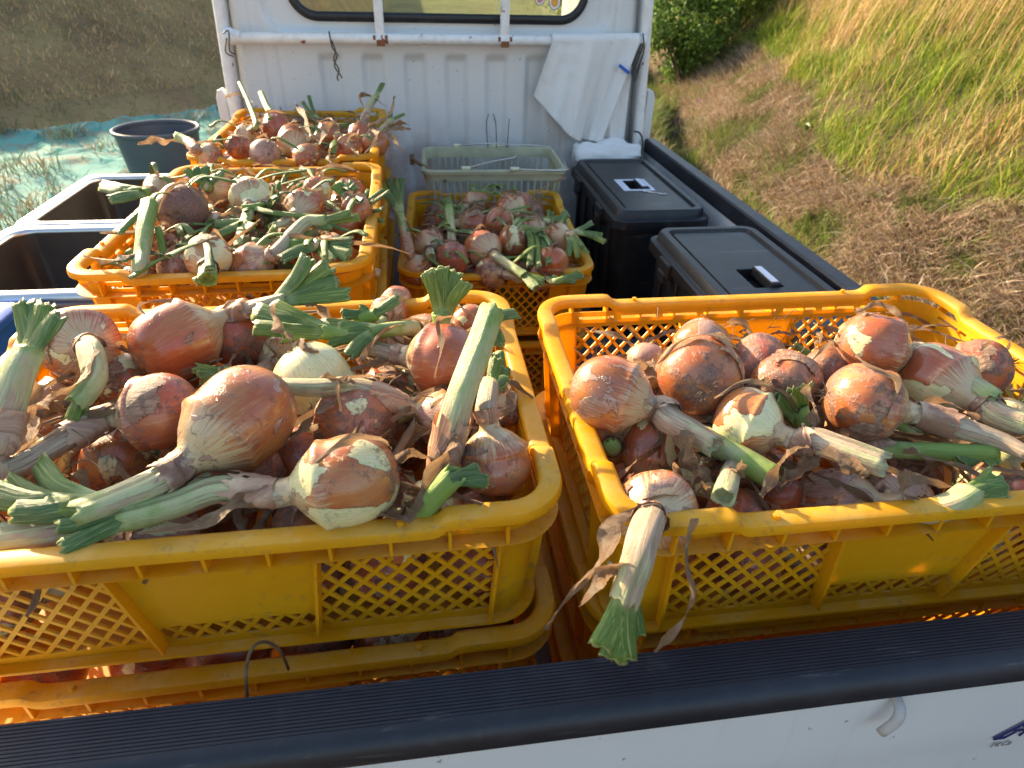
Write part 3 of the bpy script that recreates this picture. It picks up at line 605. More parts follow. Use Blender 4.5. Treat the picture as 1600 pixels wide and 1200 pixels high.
for cx in (-0.33, 0.33): mb.box((cx - 0.24, 2.05, -0.1), (cx + 0.24, 2.55, 0.12)); mb.box((cx - 0.23, 2.02, 0.1), (cx + 0.23, 2.12, 0.58))
T(mb, 'seats', 'seat', bevel=0.02)
mb = MB()
for s_ in (1,): loft(mb, [([(x, z) for x, z in rrect(WIN[2], WIN[3], WIN[4], 10, 0, WIN[1])], 0)], False, False)
outl = rrect(WIN[2], WIN[3], WIN[4], 10, 0, WIN[1]); mb = MB(); pr = [(-0.013, 0.004), (-0.013, 0.012), (-0.002, 0.017), (0.011, 0.012), (0.014, 0.002), (0.011, -0.006), (-0.011, -0.006)]
rings = []
for k in range(len(outl)):
    x, z = outl[k]; xa, za = outl[k - 1]; xb, zb = outl[(k + 1) % len(outl)]; t_ = Vector((xb - xa, zb - za)).normalized(); n_ = Vector((t_.y, -t_.x)); rings.append([(x + n_.x * o_, CY + 0.012 - h_, z + n_.y * o_) for o_, h_ in pr])
mb.sweep(rings, closed_v=True); rw = T(mb, 'rear_window', 'seal', smooth=True)
mb = MB(); mb.box((-0.447, CY + 0.012, WIN[1] - 0.186), (0.447, CY + 0.015, WIN[1] + 0.186)); 
o_ = rrect(0.447, 0.186, 0.074, 10, 0, WIN[1]); mb = MB(); mb.add([(x, CY + 0.013, z) for x, z in o_], [tuple(range(len(o_)))]); T(mb, 'pane', 'glass', rw)
for (x, z, a_, c_) in ((0.305, 0.712, 0.016, 'pink'), (0.353, 0.704, 0.019, 'orange')):
    for rr, mt, yy, nm in ((1.0, 'navy', 0.0100, 'sticker'), (0.90, 'white', 0.0092, 'sticker'), (0.62, c_, 0.0084, 'sticker')):
        mb = MB(); mb.add([(x + math.cos(q * PI / 12) * a_ * rr, CY + yy, z + math.sin(q * PI / 12) * a_ * rr * 1.15) for q in range(24)], [tuple(range(24))]); T(mb, nm, mt, rw)
# guard frame
gf = MB(); wire(gf, [(-0.610, CY - 0.045, 0.600), (0.628, CY - 0.045, 0.603)], 0.0155, m=3, n=14); gfo = T(gf, 'guard_pipe', 'pipe', smooth=True)
for sx in (-1, 1):
    mb = MB(); tube(mb, [(sx * 0.595, CY - 0.045, 0.602), (sx * 0.617, CY - 0.043, 0.602), (sx * 0.634, CY - 0.036, 0.602)], [0.0157, 0.022, 0.027], n=14, m=8, sq=1.0, cut=False); T(mb, 'flared_end', 'pipe', gfo, smooth=True)
    mb = MB(); wire(mb, [(sx * 0.668, CY - 0.028, FZ), (sx * 0.664, CY - 0.028, 0.3), (sx * 0.643, CY - 0.028, 0.72), (sx * 0.622, CY - 0.028, 1.12)], 0.017, m=14, n=14); T(mb, 'guard_post', 'pipe', gfo, smooth=True)
    mb = MB(); mb.box((sx * 0.19 - 0.0135, CY - 0.055, 0.603), (sx * 0.19 + 0.0135, CY - 0.030, 1.10)); T(mb, 'upright_bar', 'pipe', gfo, bevel=0.005)
    mb = MB(); mb.box((sx * 0.19 - 0.012, CY - 0.064, 0.583), (sx * 0.19 + 0.012, CY - 0.028, 0.600)); mb.box((sx * 0.19 - 0.022, CY - 0.062, 0.599), (sx * 0.19 - 0.014, CY - 0.04, 0.612)); mb.box((sx * 0.19 + 0.014, CY - 0.062, 0.599), (sx * 0.19 + 0.022, CY - 0.04, 0.612)); T(mb, 'clamp', 'rust', gfo, bevel=0.002)
    # gate latch post, stands outside the cab corner
    mb = MB(); pr = [(0.672, FZ), (0.712, FZ), (0.712, 0.43), (0.704, 0.452), (0.692, 0.458), (0.684, 0.45)]; q = [(sx * x, CY - 0.02, z) for x, z in pr] + [(sx * x, CY + 0.012, z) for x, z in pr]; m_ = len(pr)
    mb.add(q, [tuple(range(m_)), tuple(range(2 * m_ - 1, m_ - 1, -1))] + [(i, i + m_, (i + 1) % m_ + m_, (i + 1) % m_) for i in range(m_)]); T(mb, 'latch_post', 'paint', bevel=0.003)
mb = MB(); wire(mb, [(0.672, CY - 0.05, 0.305), (0.672, CY - 0.06, 0.22)], 0.004, m=3); T(mb, 'latch_rod', 'metal')
# wheels and frame under the bed, out of shot but carrying it
mb = MB(); mb.box((-0.35, 0.0, FZ - 0.16), (-0.28, 3.1, FZ - 0.03)); mb.box((0.28, 0.0, FZ - 0.16), (0.35, 3.1, FZ - 0.03)); T(mb, 'chassis', 'seat')
for sx in (-1, 1):
    for wy in (0.55, 2.75):
        mb = MB(); tube(mb, [(sx * 0.50, wy, GZ + 0.27), (sx * 0.66, wy, GZ + 0.27)], [0.27, 0.27], n=28, m=3, cut=False); wv = T(mb, 'wheel', 'rubber', auto=40)

# hanging wires
def thing_wire(name, label, cat, paths, r, mat='wire', m=22):
    mb = MB()
    for p_ in paths: wire(mb, p_, r, m=m)
    o = mb.build(name, mat, smooth=True); return tag(o, label, cat)
y0 = CY - 0.068
thing_wire('twisted_wire', 'short twisted dark wire hanging from the left half of the white pipe', 'wire', [[(-0.338, y0, 0.622), (-0.334, y0, 0.58), (-0.322, y0, 0.56), (-0.334, y0, 0.53), (-0.320, y0, 0.505), (-0.316, y0, 0.495)], [(-0.334, y0 - .004, 0.60), (-0.326, y0, 0.57), (-0.334, y0, 0.545), (-0.322, y0, 0.52), (-0.330, y0, 0.497), (-0.326, y0, 0.488)]], 0.0022)
thing_wire('wire_loop', 'rusty wire loop tied to the left end of the white pipe', 'wire', [[(-0.640, y0, 0.612), (-0.62, y0 - .01, 0.618), (-0.628, y0 - .01, 0.57), (-0.617, y0, 0.558)], [(-0.632, y0, 0.60), (-0.640, y0 - .01, 0.565), (-0.622, y0, 0.552)]], 0.002)
thing_wire('hook_wires', 'tangle of dark rusty wire hooks at the right end of the white pipe', 'wire', [[(0.625, y0, 0.628), (0.632, y0 - .01, 0.58), (0.622, y0, 0.53), (0.610, y0, 0.505), (0.603, y0, 0.52), (0.612, y0, 0.56), (0.625, y0, 0.60)], [(0.632, y0, 0.60), (0.618, y0, 0.55), (0.606, y0, 0.51), (0.618, y0, 0.495), (0.628, y0, 0.54)], [(0.600, y0, 0.535), (0.614, y0, 0.57), (0.630, y0 + .01, 0.575)]], 0.0026)
thing_wire('black_cord', 'black cord curling down beside the white bundle at the cab corner', 'cord', [[(0.635, 1.88, 0.335), (0.655, 1.87, 0.33), (0.668, 1.87, 0.30), (0.668, 1.87, 0.24)]], 0.003)

# towel over the pipe
tw = empty('towel', (0.45, CY - 0.05, 0.60), 0, 'white cotton towel draped over the right end of the guard pipe', 'towel'); O = Vector((0.45, CY - 0.05, 0.60))
def cloth(name, TL, TR_, BL, BR, yoff, folds, amp, over=True, seed=0, nu=60, nv=70, par=tw, bul=0.0):
    vs, fs = [], []
    for j in range(nv + 1):
        v = j / nv
        for i in range(nu + 1):
            u = i / nu; v2 = max(0, v - 0.12) / 0.88 if over else v
            ax, az = TL[0] + (TR_[0] - TL[0]) * u, TL[1] + (TR_[1] - TL[1]) * u; bx, bz = (BL[0] + (BR[0] - BL[0]) * u, BL[1] + (BR[1] - BL[1]) * u) if not isinstance(BL, list) else (lerp_list([q[0] for q in BL], u), lerp_list([q[1] for q in BL], u))
            x = ax + (bx - ax) * v2; z = az + (bz - az) * v2 + 0.006 * math.sin(u * 9 + seed) * v2
            w_ = sum(a_ * math.sin(f_ * u * 2 * PI + p_ + v2 * q_) for f_, p_, q_, a_ in folds) * amp * (0.25 + v2 * 0.9) + 0.002 * nz(u * 9, v * 9, seed) - bul * math.sin(PI * v2)
            y = CY - 0.045 - 0.0185 + yoff + w_
            if over and v < 0.12:
                a = (0.12 - v) / 0.12 * PI; y = CY - 0.045 - 0.0185 * math.cos(a) + yoff + w_ * (1 - (0.12 - v) / 0.12); z = az + 0.0185 * math.sin(a) + 0.0
            vs.append(Vector((x, y, z)) - O)
    for j in range(nv):
        for i in range(nu): a = j * (nu + 1) + i; fs.append((a, a + 1, a + nu + 2, a + nu + 1))
    mb = MB(); mb.add(vs, fs); o = mb.build(name, 'cloth', par, smooth=True); s_ = o.modifiers.new('s', 'SOLIDIFY'); s_.thickness = 0.0025; return o
cloth('front_drape', (0.337, 0.602), (0.618, 0.606), [(0.288, 0.436), (0.345, 0.385), (0.405, 0.335), (0.455, 0.300), (0.492, 0.299), (0.520, 0.303)], None, -0.004, [(1.6, 0.3, 0.6, 1.0), (3.4, 1.5, -0.9, 0.45), (6.1, 0.2, 1.2, 0.22)], 0.019, seed=1)
cloth('back_drape', (0.46, 0.600), (0.612, 0.602), (0.515, 0.300), (0.612, 0.292), 0.020, [(1.3, 0.3, 1, 1.0), (3, 1, 1, 0.4)], 0.008, over=False, seed=4)
cl_ = empty('towel_clip', (0.572, CY - 0.082, 0.528), 0, 'small blue plastic clip pinching the towel edge', 'clip')
for s_ in (-1, 1):
    mb = MB(); M_ = Matrix.Rotation(R(-148), 4, 'Y'); M_ = Matrix.Rotation(R(32), 4, 'Y'); mb.box((-0.021, -0.006 + s_ * 0.004, -0.0045), (0.021, -0.001 + s_ * 0.004, 0.0045), M_); mb.build('jaw', 'blue', cl_, bevel=0.002)
# folded white bundle behind the rear box
mb = MB(); rings = []
for i in range(25):
    x = 0.425 + 0.225 * i / 24; e_ = (1 - abs(2 * i / 24 - 1) ** 5) * 0.35 + 0.65
    rings.append([(x, 1.845 + math.cos(a) * 0.045 * e_ + 0.010 * nz(i * .22, math.cos(a) * 2.2, math.sin(a) * 2.2), 0.262 + math.sin(a) * 0.050 * e_ + 0.020 * nz(i * .17, math.cos(a) * 1.8, math.sin(a) * 1.8 + 4) + 0.006 * nz(i * .6, a * 1.0, 4)) for a in [2 * PI * k / 28 for k in range(28)]])
mb.sweep(rings, cap=True); o = mb.build('cloth_bundle', 'cloth', smooth=True); tag(o, 'grubby white folded bundle lying behind the rear black box', 'cloth')

# ---------------------------------------------------------------- lidded boxes
def storage_box(loc, rz, label, sticker):
    r0 = empty('storage_box', loc, R(rz), label, 'box', 'black lidded storage boxes on the truck bed')
    hx, hy, h = 0.132, 0.277, loc_h
    mb = MB(); loft(mb, [(rrect(hx - 0.030, hy - 0.032, 0.02, 4), 0.0), (rrect(hx - 0.016, hy - 0.016, 0.03, 4), h - 0.06), (rrect(hx - 0.006, hy - 0.006, 0.032, 4), h - 0.058), (rrect(hx - 0.006, hy - 0.006, 0.032, 4), h - 0.048)])
    for sx in (-1, 1):
        for k in range(5): y = -hy + 0.09 + k * (2 * hy - 0.18) / 4; mb.box((sx * (hx - 0.016) - 0.006, y - 0.008, 0.02), (sx * (hx - 0.016) + 0.006, y + 0.008, h - 0.06))
    mb.build('body', 'box', r0, auto=35, bevel=0.002)
    mb = MB(); k = 6
    S_ = [(rrect(hx, hy, 0.036, k), h - 0.050), (rrect(hx + 0.002, hy + 0.002, 0.037, k), h - 0.046), (rrect(hx + 0.001, hy + 0.001, 0.036, k), h - 0.024), (rrect(hx - 0.010, hy - 0.010, 0.034, k), h - 0.021),
          (rrect(hx - 0.014, hy - 0.014, 0.032, k), h - 0.004), (rrect(hx - 0.017, hy - 0.017, 0.030, k), h), (rrect(hx - 0.033, hy - 0.033, 0.020, k), h), (rrect(hx - 0.036, hy - 0.036, 0.018, k), h - 0.009), (rrect(hx - 0.042, hy - 0.042, 0.014, k), h - 0.009), (rrect(hx - 0.044, hy - 0.044, 0.012, k), h - 0.005)]
    loft(mb, S_, cap_top=False, cap_bot=True)
    # top panel with a handle well
    top = rrect(hx - 0.044, hy - 0.044, 0.012, k); z = h - 0.005; wx, wy = (0.030, 0.044); cy = -0.02
    hole = rrect(wx, wy, 0.003, k, 0.0, cy); n_ = len(top); vs = [(x, y, z) for x, y in top] + [(x, y, z) for x, y in hole] + [(x, y, z - 0.022) for x, y in hole]
    mb.add(vs, [(i, (i + 1) % n_, n_ + (i + 1) % n_, n_ + i) for i in range(n_)] + [(n_ + i, n_ + (i + 1) % n_, 2 * n_ + (i + 1) % n_, 2 * n_ + i) for i in range(n_)] + [tuple(2 * n_ + i for i in range(n_))])
    lid = mb.build('lid', 'box', r0, auto=30, bevel=0.0012)
    mb = MB(); mb.box((0.004, cy - 0.043, z - 0.012), (0.024, cy + 0.043, z + 0.007)); hd = mb.build('handle', 'box', lid, bevel=0.002)
    mb = MB(); mb.box((0.006, cy - 0.037, z + 0.0072), (0.020, cy + 0.037, z + 0.0086)); mb.build('label_strip', 'sticker', hd)
    for y in (-0.13, 0.13):
        mb = MB(); mb.box((-hx - 0.010, y - 0.030, h - 0.060), (-hx + 0.004, y + 0.030, h - 0.026)); mb.box((-hx - 0.013, y - 0.018, h - 0.074), (-hx - 0.004, y + 0.018, h - 0.05)); mb.build('latch', 'box', lid, bevel=0.003)
    if sticker:
        z2 = z + 0.0012; mb = MB()
        for (a, b, c, d) in ((-0.052, cy - 0.056, -wx - 0.001, cy + 0.056), (wx + 0.001, cy - 0.056, 0.040, cy + 0.056), (-wx - 0.001, cy + wy + 0.001, wx + 0.001, cy + 0.056), (-wx - 0.001, cy - 0.056, wx + 0.001, cy - wy - 0.001)): mb.box((a, b, z2 - 0.001), (c, d, z2))
        mb.build('paper_sticker', 'sticker', lid)
        mb = MB(); rg = random.Random(2)
        for q in range(9):
            px_, py_ = 0.006 + q * 0.006, cy - 0.066 - q * 0.0035 + rg.uniform(-.003, .003); s_ = rg.uniform(0.003, 0.007); mb.add([(px_ + s_ * math.cos(a) * rg.uniform(.6, 1.3), py_ + s_ * 0.8 * math.sin(a) * rg.uniform(.5, 1.3), z2 + 0.0004) for a in [2 * PI * t / 7 for t in range(7)]], [tuple(range(7))])
        mb.build('sticker_remnant', 'white', lid)
    return r0
loc_h = 0.392
storage_box((0.530, 1.500, FZ), 0, 'black lidded box with a white paper sticker around its lid handle, next to the cab', True)
loc_h = 0.414
storage_box((0.561, 0.790, FZ), 0, 'nearer black lidded box with a silvery strip on its handle, behind the right onion crate', False)

# ---------------------------------------------------------------- small basket
bk = empty('basket', (0.125, 1.675, FZ), R(-1.5), 'grey green plastic basket with wire handles standing against the cab', 'basket')
hx, hy, h = 0.205, 0.140, 0.419
def bsec(t): return hx - 0.030 * (1 - t), hy - 0.026 * (1 - t)
mb = MB(); outer = rrect(hx + 0.006, hy + 0.006, 0.03, 6); inner = rrect(hx - 0.008, hy - 0.008, 0.022, 6); n_ = len(outer)
rings = [[(x, y, z) for x, y in rrect(hx + a, hy + a, 0.028, 6)] for a, z in ((0.007, h - 0.010), (0.008, h - 0.001), (0.005, h + 0.002), (-0.004, h + 0.002), (-0.006, h - 0.002), (-0.006, h - 0.03), (-0.001, h - 0.03), (0.001, h - 0.010))]
for i in range(n_):
    pass
mb.sweep(rings, closed_v=True); mb.build('rim', 'basket', bk, auto=40)
mb = MB()
def slat(mb, x, y, t0, t1, wx_, wy_, z0, z1):
    a, b = bsec(0), bsec(1)
    for (s0, zz) in ((0, z0), (1, z1)): pass
    kx0, kx1 = x * (a[0] / b[0]), x; ky0, ky1 = y * (a[1] / b[1]), y
    f = lambda z: z / h
    X0 = kx0 + (kx1 - kx0) * f(z0); X1 = kx0 + (kx1 - kx0) * f(z1); Y0 = ky0 + (ky1 - ky0) * f(z0); Y1 = ky0 + (ky1 - ky0) * f(z1)
    mb.add([(X0 - wx_, Y0 - wy_, z0), (X0 + wx_, Y0 - wy_, z0), (X0 + wx_, Y0 + wy_, z0), (X0 - wx_, Y0 + wy_, z0), (X1 - wx_, Y1 - wy_, z1), (X1 + wx_, Y1 - wy_, z1), (X1 + wx_, Y1 + wy_, z1), (X1 - wx_, Y1 + wy_, z1)], [(0, 3, 2, 1), (4, 5, 6, 7), (0, 1, 5, 4), (1, 2, 6, 5), (2, 3, 7, 6), (3, 0, 4, 7)])
for sy in (-1, 1):
    for i in range(19):
        x = -0.18 + i * 0.02
        slat(mb, x, sy * (hy - 0.004), 0, 1, 0.0026, 0.002, 0.01, h - 0.02)
    a = bsec(0.78)
    mb.box((-0.065, sy * (a[1] - 0.002) - 0.002, 0.235), (0.065, sy * (a[1] - 0.002) + 0.002, 0.305))
for sx in (-1, 1):
    for i in range(13): slat(mb, sx * (hx - 0.004), -0.108 + i * 0.018, 0, 1, 0.002, 0.0026, 0.01, h - 0.02)
for t in (0.06, 0.5):
    a = bsec(t); z = h * t
    mb.box((-a[0], -a[1] - 0.001, z - 0.004), (a[0], -a[1] + 0.004, z + 0.004)); mb.box((-a[0], a[1] - 0.004, z - 0.004), (a[0], a[1] + 0.001, z + 0.004)); mb.box((-a[0] - 0.001, -a[1], z - 0.004), (-a[0] + 0.004, a[1], z + 0.004)); mb.box((a[0] - 0.004, -a[1], z - 0.004), (a[0] + 0.001, a[1], z + 0.004))
o = mb.build('slatted_wall', 'basket', bk); 
a = bsec(0); mb = MB(); mb.box((-a[0], -a[1], 0), (a[0], a[1], 0.008)); mb.build('bottom', 'basket', bk)
for (pts) in ([(-0.10, hy + 0.004, h + 0.004), (-0.02, hy - 0.05, h + 0.022), (0.055, hy - 0.035, h + 0.018), (0.075, hy - 0.09, h + 0.012), (0.072, hy - 0.16, h + 0.008), (0.01, -0.055, h + 0.006), (-0.085, -hy + 0.004, h + 0.006)],
              [(0.025, hy + 0.004, h + 0.004), (0.12, hy + 0.004, h + 0.006), (0.20, hy - 0.01, h + 0.002), (0.224, 0.05, h - 0.006), (0.222, -0.06, h - 0.01), (0.20, -hy - 0.004, h - 0.0), (0.055, -hy - 0.008, h + 0.006)]):
    mb = MB(); wire(mb, pts, 0.0022, m=40); hw_ = mb.build('wire_handle', 'metal', bk, smooth=True)
    for q in (pts[0], pts[-1]):
        mb = MB(); q = Vector(q); tube(mb, [q - Vector((0.012, 0, 0)), q + Vector((0.014, 0, 0))], [0.0062, 0.0055], n=10, m=4, cut=False); mb.build('knob', 'knob', hw_, smooth=True)
for (pts) in ([(0.0, 0.13, h), (-0.004, 0.145, h + 0.07), (0.004, 0.15, h + 0.10)], [(0.028, 0.13, h), (0.026, 0.145, h + 0.07), (0.018, 0.15, h + 0.10)], [(0.062, 0.13, h), (0.070, 0.15, h + 0.085)]):
    mb = MB(); wire(mb, pts, 0.0014, m=10); mb.build('thin_prong', 'wire', bk)
mb = MB()
for q in range(26):
    rg = random.Random(q); x, y, z = rg.uniform(-0.14, 0.14), rg.uniform(-0.1, 0.1), rg.uniform(0.06, 0.22); tube(mb, [(x, y, z), (x + rg.uniform(-.05, .05), y + rg.uniform(-.04, .04), z + rg.uniform(-.02, .03)), (x + rg.uniform(-.07, .07), y + rg.uniform(-.05, .05), z + rg.uniform(-.01, .03))], [0.014, 0.022, 0.010], n=8, m=6, lump=0.3, seed=q, cut=False)
o = mb.build('scraps', 'litter', smooth=True, loc=bk.location); tag(o, 'jumble of bluish grey scraps lying inside the slatted basket', 'scraps', None, 'stuff')
# short rod sticking out left of the basket
mb = MB(); wire(mb, [(-0.118, 1.62, 0.32), (-0.06, 1.57, 0.29), (-0.02, 1.54, 0.272)], 0.006, m=8, n=8); mb.box((-0.122, 1.614, 0.300), (-0.108, 1.626, 0.33)); tag(mb.build('stick', 'root', smooth=False), 'short dark hooked stick resting on the left edge of the basket', 'stick')

# ---------------------------------------------------------------- sink, tub, blue bin
sk = empty('sink', (-1.07, 1.76, GZ), 0, 'two bowl stainless steel kitchen sink standing beside the truck', 'sink'); SO = Vector((1.07, -1.76, -GZ)); SZ = 0.10
def bowl(y0, y1, name):
    cx, cy, hx, hy = -1.07, (y0 + y1) / 2, 0.275, (y1 - y0) / 2; k = 6; mb = MB()
    S_ = [(rrect(hx, hy, 0.02, k, cx, cy), SZ - 0.035), (rrect(hx + 0.002, hy + 0.002, 0.022, k, cx, cy), SZ - 0.010), (rrect(hx - 0.006, hy - 0.006, 0.024, k, cx, cy), SZ), (rrect(hx - 0.034, hy - 0.032, 0.05, k, cx, cy), SZ - 0.001), (rrect(hx - 0.042, hy - 0.040, 0.05, k, cx, cy), SZ - 0.012), (rrect(hx - 0.052, hy - 0.05, 0.05, k, cx, cy), SZ - 0.20), (rrect(hx - 0.09, hy - 0.09, 0.04, k, cx, cy), SZ - 0.235)]
    n_ = len(S_[0][0])
    def part(SS, bot):
        vs = [Vector((x, y, z)) + SO for o_, z in SS for x, y in o_]; fs = [(i * n_ + j, i * n_ + (j + 1) % n_, (i + 1) * n_ + (j + 1) % n_, (i + 1) * n_ + j) for i in range(len(SS) - 1) for j in range(n_)]
        if bot: fs += [tuple((len(SS) - 1) * n_ + j for j in range(n_))]
        m_ = MB(); m_.add(vs, fs); return m_
    o = part(S_[:5], False).build(name, 'steel', sk, auto=50); part(S_[4:], True).build('basin', 'stain', o, auto=50); so = o.modifiers.new('s', 'SOLIDIFY'); so.thickness = 0.0015
    mb = MB(); mb.add([Vector((cx + 0.02 * math.cos(a), cy + 0.02 * math.sin(a), SZ - 0.2345)) + SO for a in [PI * q / 8 for q in range(16)]], [tuple(range(16))]); mb.build('drain', 'seal', o)
bowl(1.752, 2.315, 'bowl'); bowl(1.235, 1.745, 'bowl')
for (x, y) in ((-1.33, 1.26), (-0.81, 1.26), (-1.33, 2.29), (-0.81, 2.29)):
    mb = MB(); mb.box(Vector((x - 0.012, y - 0.012, GZ)) + SO, Vector((x + 0.012, y + 0.012, SZ - 0.03)) + SO); mb.build('leg', 'steel', sk)
mb = MB(); mb.box(Vector((-1.33, 1.25, SZ - 0.06)) + SO, Vector((-0.81, 1.258, SZ - 0.03)) + SO); mb.build('apron', 'steel', sk)
mb = MB(); pl = []
for r_, z in ((0.001, 0.004), (0.07, 0.004), (0.10, 0.012), (0.125, 0.022), (0.122, 0.026), (0.10, 0.017), (0.07, 0.009), (0.001, 0.009)): pl.append([(r_ * math.cos(a), r_ * math.sin(a), z) for a in [2 * PI * q / 36 for q in range(36)]])
mb.sweep(pl); o = mb.build('dish', 'white', smooth=True, loc=(-0.99, 1.93, -0.02)); o.rotation_euler = (R(28), R(-18), 0); tag(o, 'white plastic dish leaning inside the farther sink bowl', 'dish')
tb = empty('tub', (-1.88, 4.55, GZ), 0, 'big round slate grey plastic tub standing on the turquoise tarp', 'tub')
mb = MB(); pr = [(0.001, 0.03), (0.205, 0.03), (0.215, 0.05), (0.258, 0.475), (0.262, 0.478), (0.270, 0.478), (0.272, 0.470), (0.263, 0.462), (0.220, 0.03), (0.21, 0.02), (0.001, 0.02)]
mb.sweep([[(r_ * math.cos(a), r_ * math.sin(a), z + 0.02) for a in [2 * PI * q / 64 for q in range(64)]] for r_, z in pr]); mb.build('body', 'bucket', tb, auto=40)
mb = MB(); pr = [(0.262, 0.480), (0.275, 0.482), (0.277, 0.505), (0.270, 0.510), (0.262, 0.508), (0.257, 0.480)]
mb.sweep([[(r_ * math.cos(a), r_ * math.sin(a), z + 0.008) for a in [2 * PI * q / 64 for q in range(64)]] for r_, z in pr], closed_v=True); mb.build('rim', 'bucket', tb, smooth=True)
bb = empty('bin', (-1.25, 1.02, GZ), 0, 'bright blue plastic bin beside the truck at the left picture edge', 'bin')
mb = MB(); loft(mb, [(rrect(0.17, 0.13, 0.03, 5), 0.05), (rrect(0.20, 0.16, 0.035, 5), 0.78), (rrect(0.20, 0.16, 0.035, 5), 0.80)], cap_top=False); mb.build('body', 'blue', bb, auto=40)
mb = MB(); loft(mb, [(rrect(0.208, 0.168, 0.04, 5), 0.785), (rrect(0.208, 0.168, 0.04, 5), 0.805), (rrect(0.19, 0.15, 0.03, 5), 0.812)]); mb.build('lid', 'blue', bb, auto=40, bevel=0.003)

# ---------------------------------------------------------------- crates
CW, CDp, CH = 0.3035, 0.2215, 0.166
def taper(v):
    x, y, z = v; k = (CH - z) / CH; s_ = 0.013 * k; fx = (CW - s_) / CW; fy = (CDp - s_) / CDp; return (x * fx, y * fy, z)
def rim_h(x, y, r=0.05):
    cx = sst(CW - 0.118, CW - 0.104, abs(x)); cy = sst(CDp - 0.100, CDp - 0.086, abs(y))
    return 0.0090 * (cx if abs(y) > CDp - 0.05 else (cy if abs(x) > CW - 0.05 else 1))
def dense_rr(hx, hy, r, step=0.014):
    out = []; k = 7
    cs = [((1, 1), 0), ((-1, 1), 90), ((-1, -1), 180), ((1, -1), 270)]
    arcs = [[(sx * (hx - r) + r * math.cos(R(a0 + 90 * i / k)), sy * (hy - r) + r * math.sin(R(a0 + 90 * i / k))) for i in range(k + 1)] for (sx, sy), a0 in cs]
    for q in range(4):
        out += arcs[q]; a = Vector(arcs[q][-1]); b = Vector(arcs[(q + 1) % 4][0]); n_ = max(2, int((b - a).length / 0.0068)); out += [tuple(a.lerp(b, i / n_)) for i in range(1, n_)]
    return out
